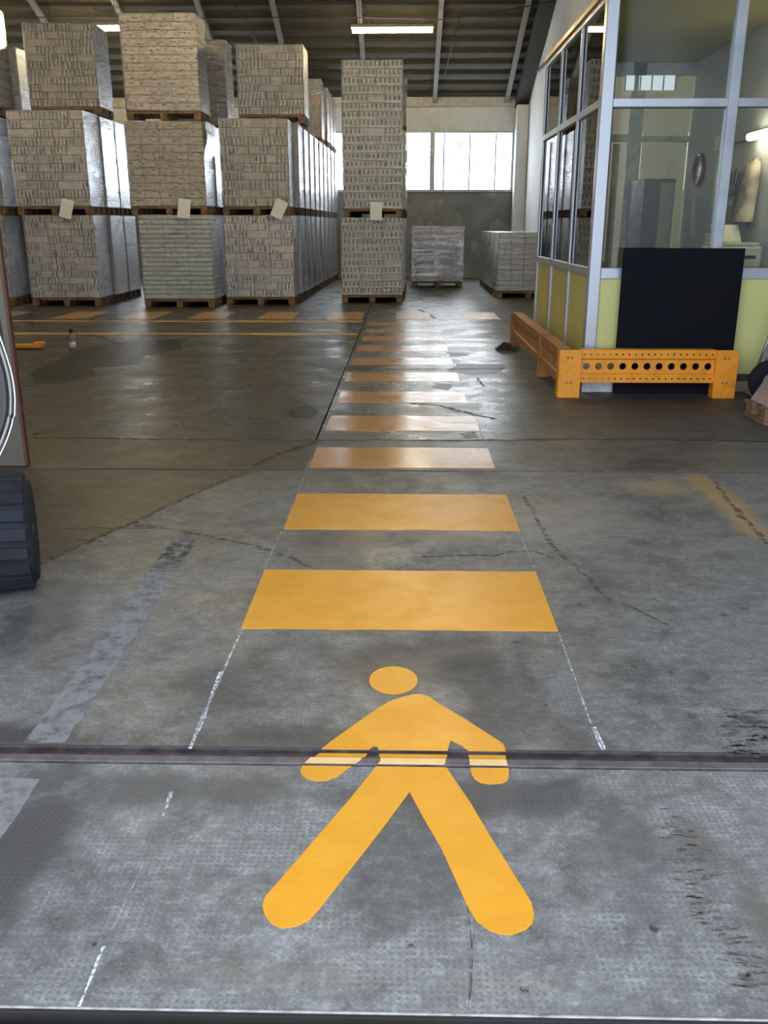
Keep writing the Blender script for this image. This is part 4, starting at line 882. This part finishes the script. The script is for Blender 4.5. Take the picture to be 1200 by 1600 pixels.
def smooth(P, n=6):
    P = [Vector(p) for p in P]; out = []
    for i in range(len(P) - 1):
        a, b, c, d = P[max(i - 1, 0)], P[i], P[i + 1], P[min(i + 2, len(P) - 1)]
        for k in range(n): u = k / n; out.append(.5 * ((2 * b) + (c - a) * u + (2 * a - 5 * b + 4 * c - d) * u * u + (3 * b - a - 3 * c + d) * u ** 3))
    return out + [P[-1]]
bar = smooth([(x - .02, y, z) for x, y, z in bar0])
obj('guard_bar', MB().tube(bar, .0055, 10), M['chrome'], fk)
obj('guard_bar', MB().tube([(x - .03, y + .03, z) for x, y, z in bar], .007, 8), M['machine_light'], fk)
obj('tail_panel', MB().add([(x, y + .02, z) for x, y, z in [(b[0] - .045, b[1], b[2]) for b in bar]] + [(-1.80, y + .02, z) for x, y, z in bar], [(i, i + 1, len(bar) + 1 + i, len(bar) + i) for i in range(len(bar) - 1)]), M['machine_grey'], fk)
obj('bumper_bar', MB().bar((-1.56, 3.08, .03), (-1.62, 3.16, .34), .03, .03), M['machine_grey'], fk)

# ------------------------------------------------------------------ small things on the floor
def at(px, py): return gp(px, py)
c0 = at(45, 545)
t_ = thing('paint_tool', 'yellow flat paint tool lying on the floor near the left edge', 'tool', (c0[0], c0[1], 0))
obj('body', MB().box(c0[0] - .20, c0[0] + .16, c0[1] - .06, c0[1] + .10, .012, .05, .012), M['tool_yellow'], t_); obj('raised_end', MB().box(c0[0] + .06, c0[0] + .17, c0[1] - .02, c0[1] + .12, .05, .075, .01), M['tool_yellow'], t_)
obj('pale_end', MB().box(c0[0] - .30, c0[0] - .20, c0[1] - .06, c0[1] + .02, .014, .045, .006), M['cream'], t_); obj('base', MB().box(c0[0] - .25, c0[0] + .14, c0[1] - .07, c0[1] + .08, .001, .012), M['blackp'], t_)
c0 = at(112, 546)
t_ = thing('paint_bottle', 'small brown and white bottle standing on the floor left of the walkway', 'bottle', (c0[0], c0[1], 0))
obj('body', MB().lathe([(.035, .001), (.04, .01), (.04, .15), (.028, .19), (.018, .20)], 'z', (c0[0], c0[1] + .04, 0), 18), M['cardboard'], t_); obj('label', MB().lathe([(.0412, .02), (.0412, .09)], 'z', (c0[0], c0[1] + .04, 0), 18), M['paper'], t_); obj('cap', MB().lathe([(.022, .20), (.024, .235), (.018, .24)], 'z', (c0[0], c0[1] + .04, 0), 14), M['blackp'], t_)
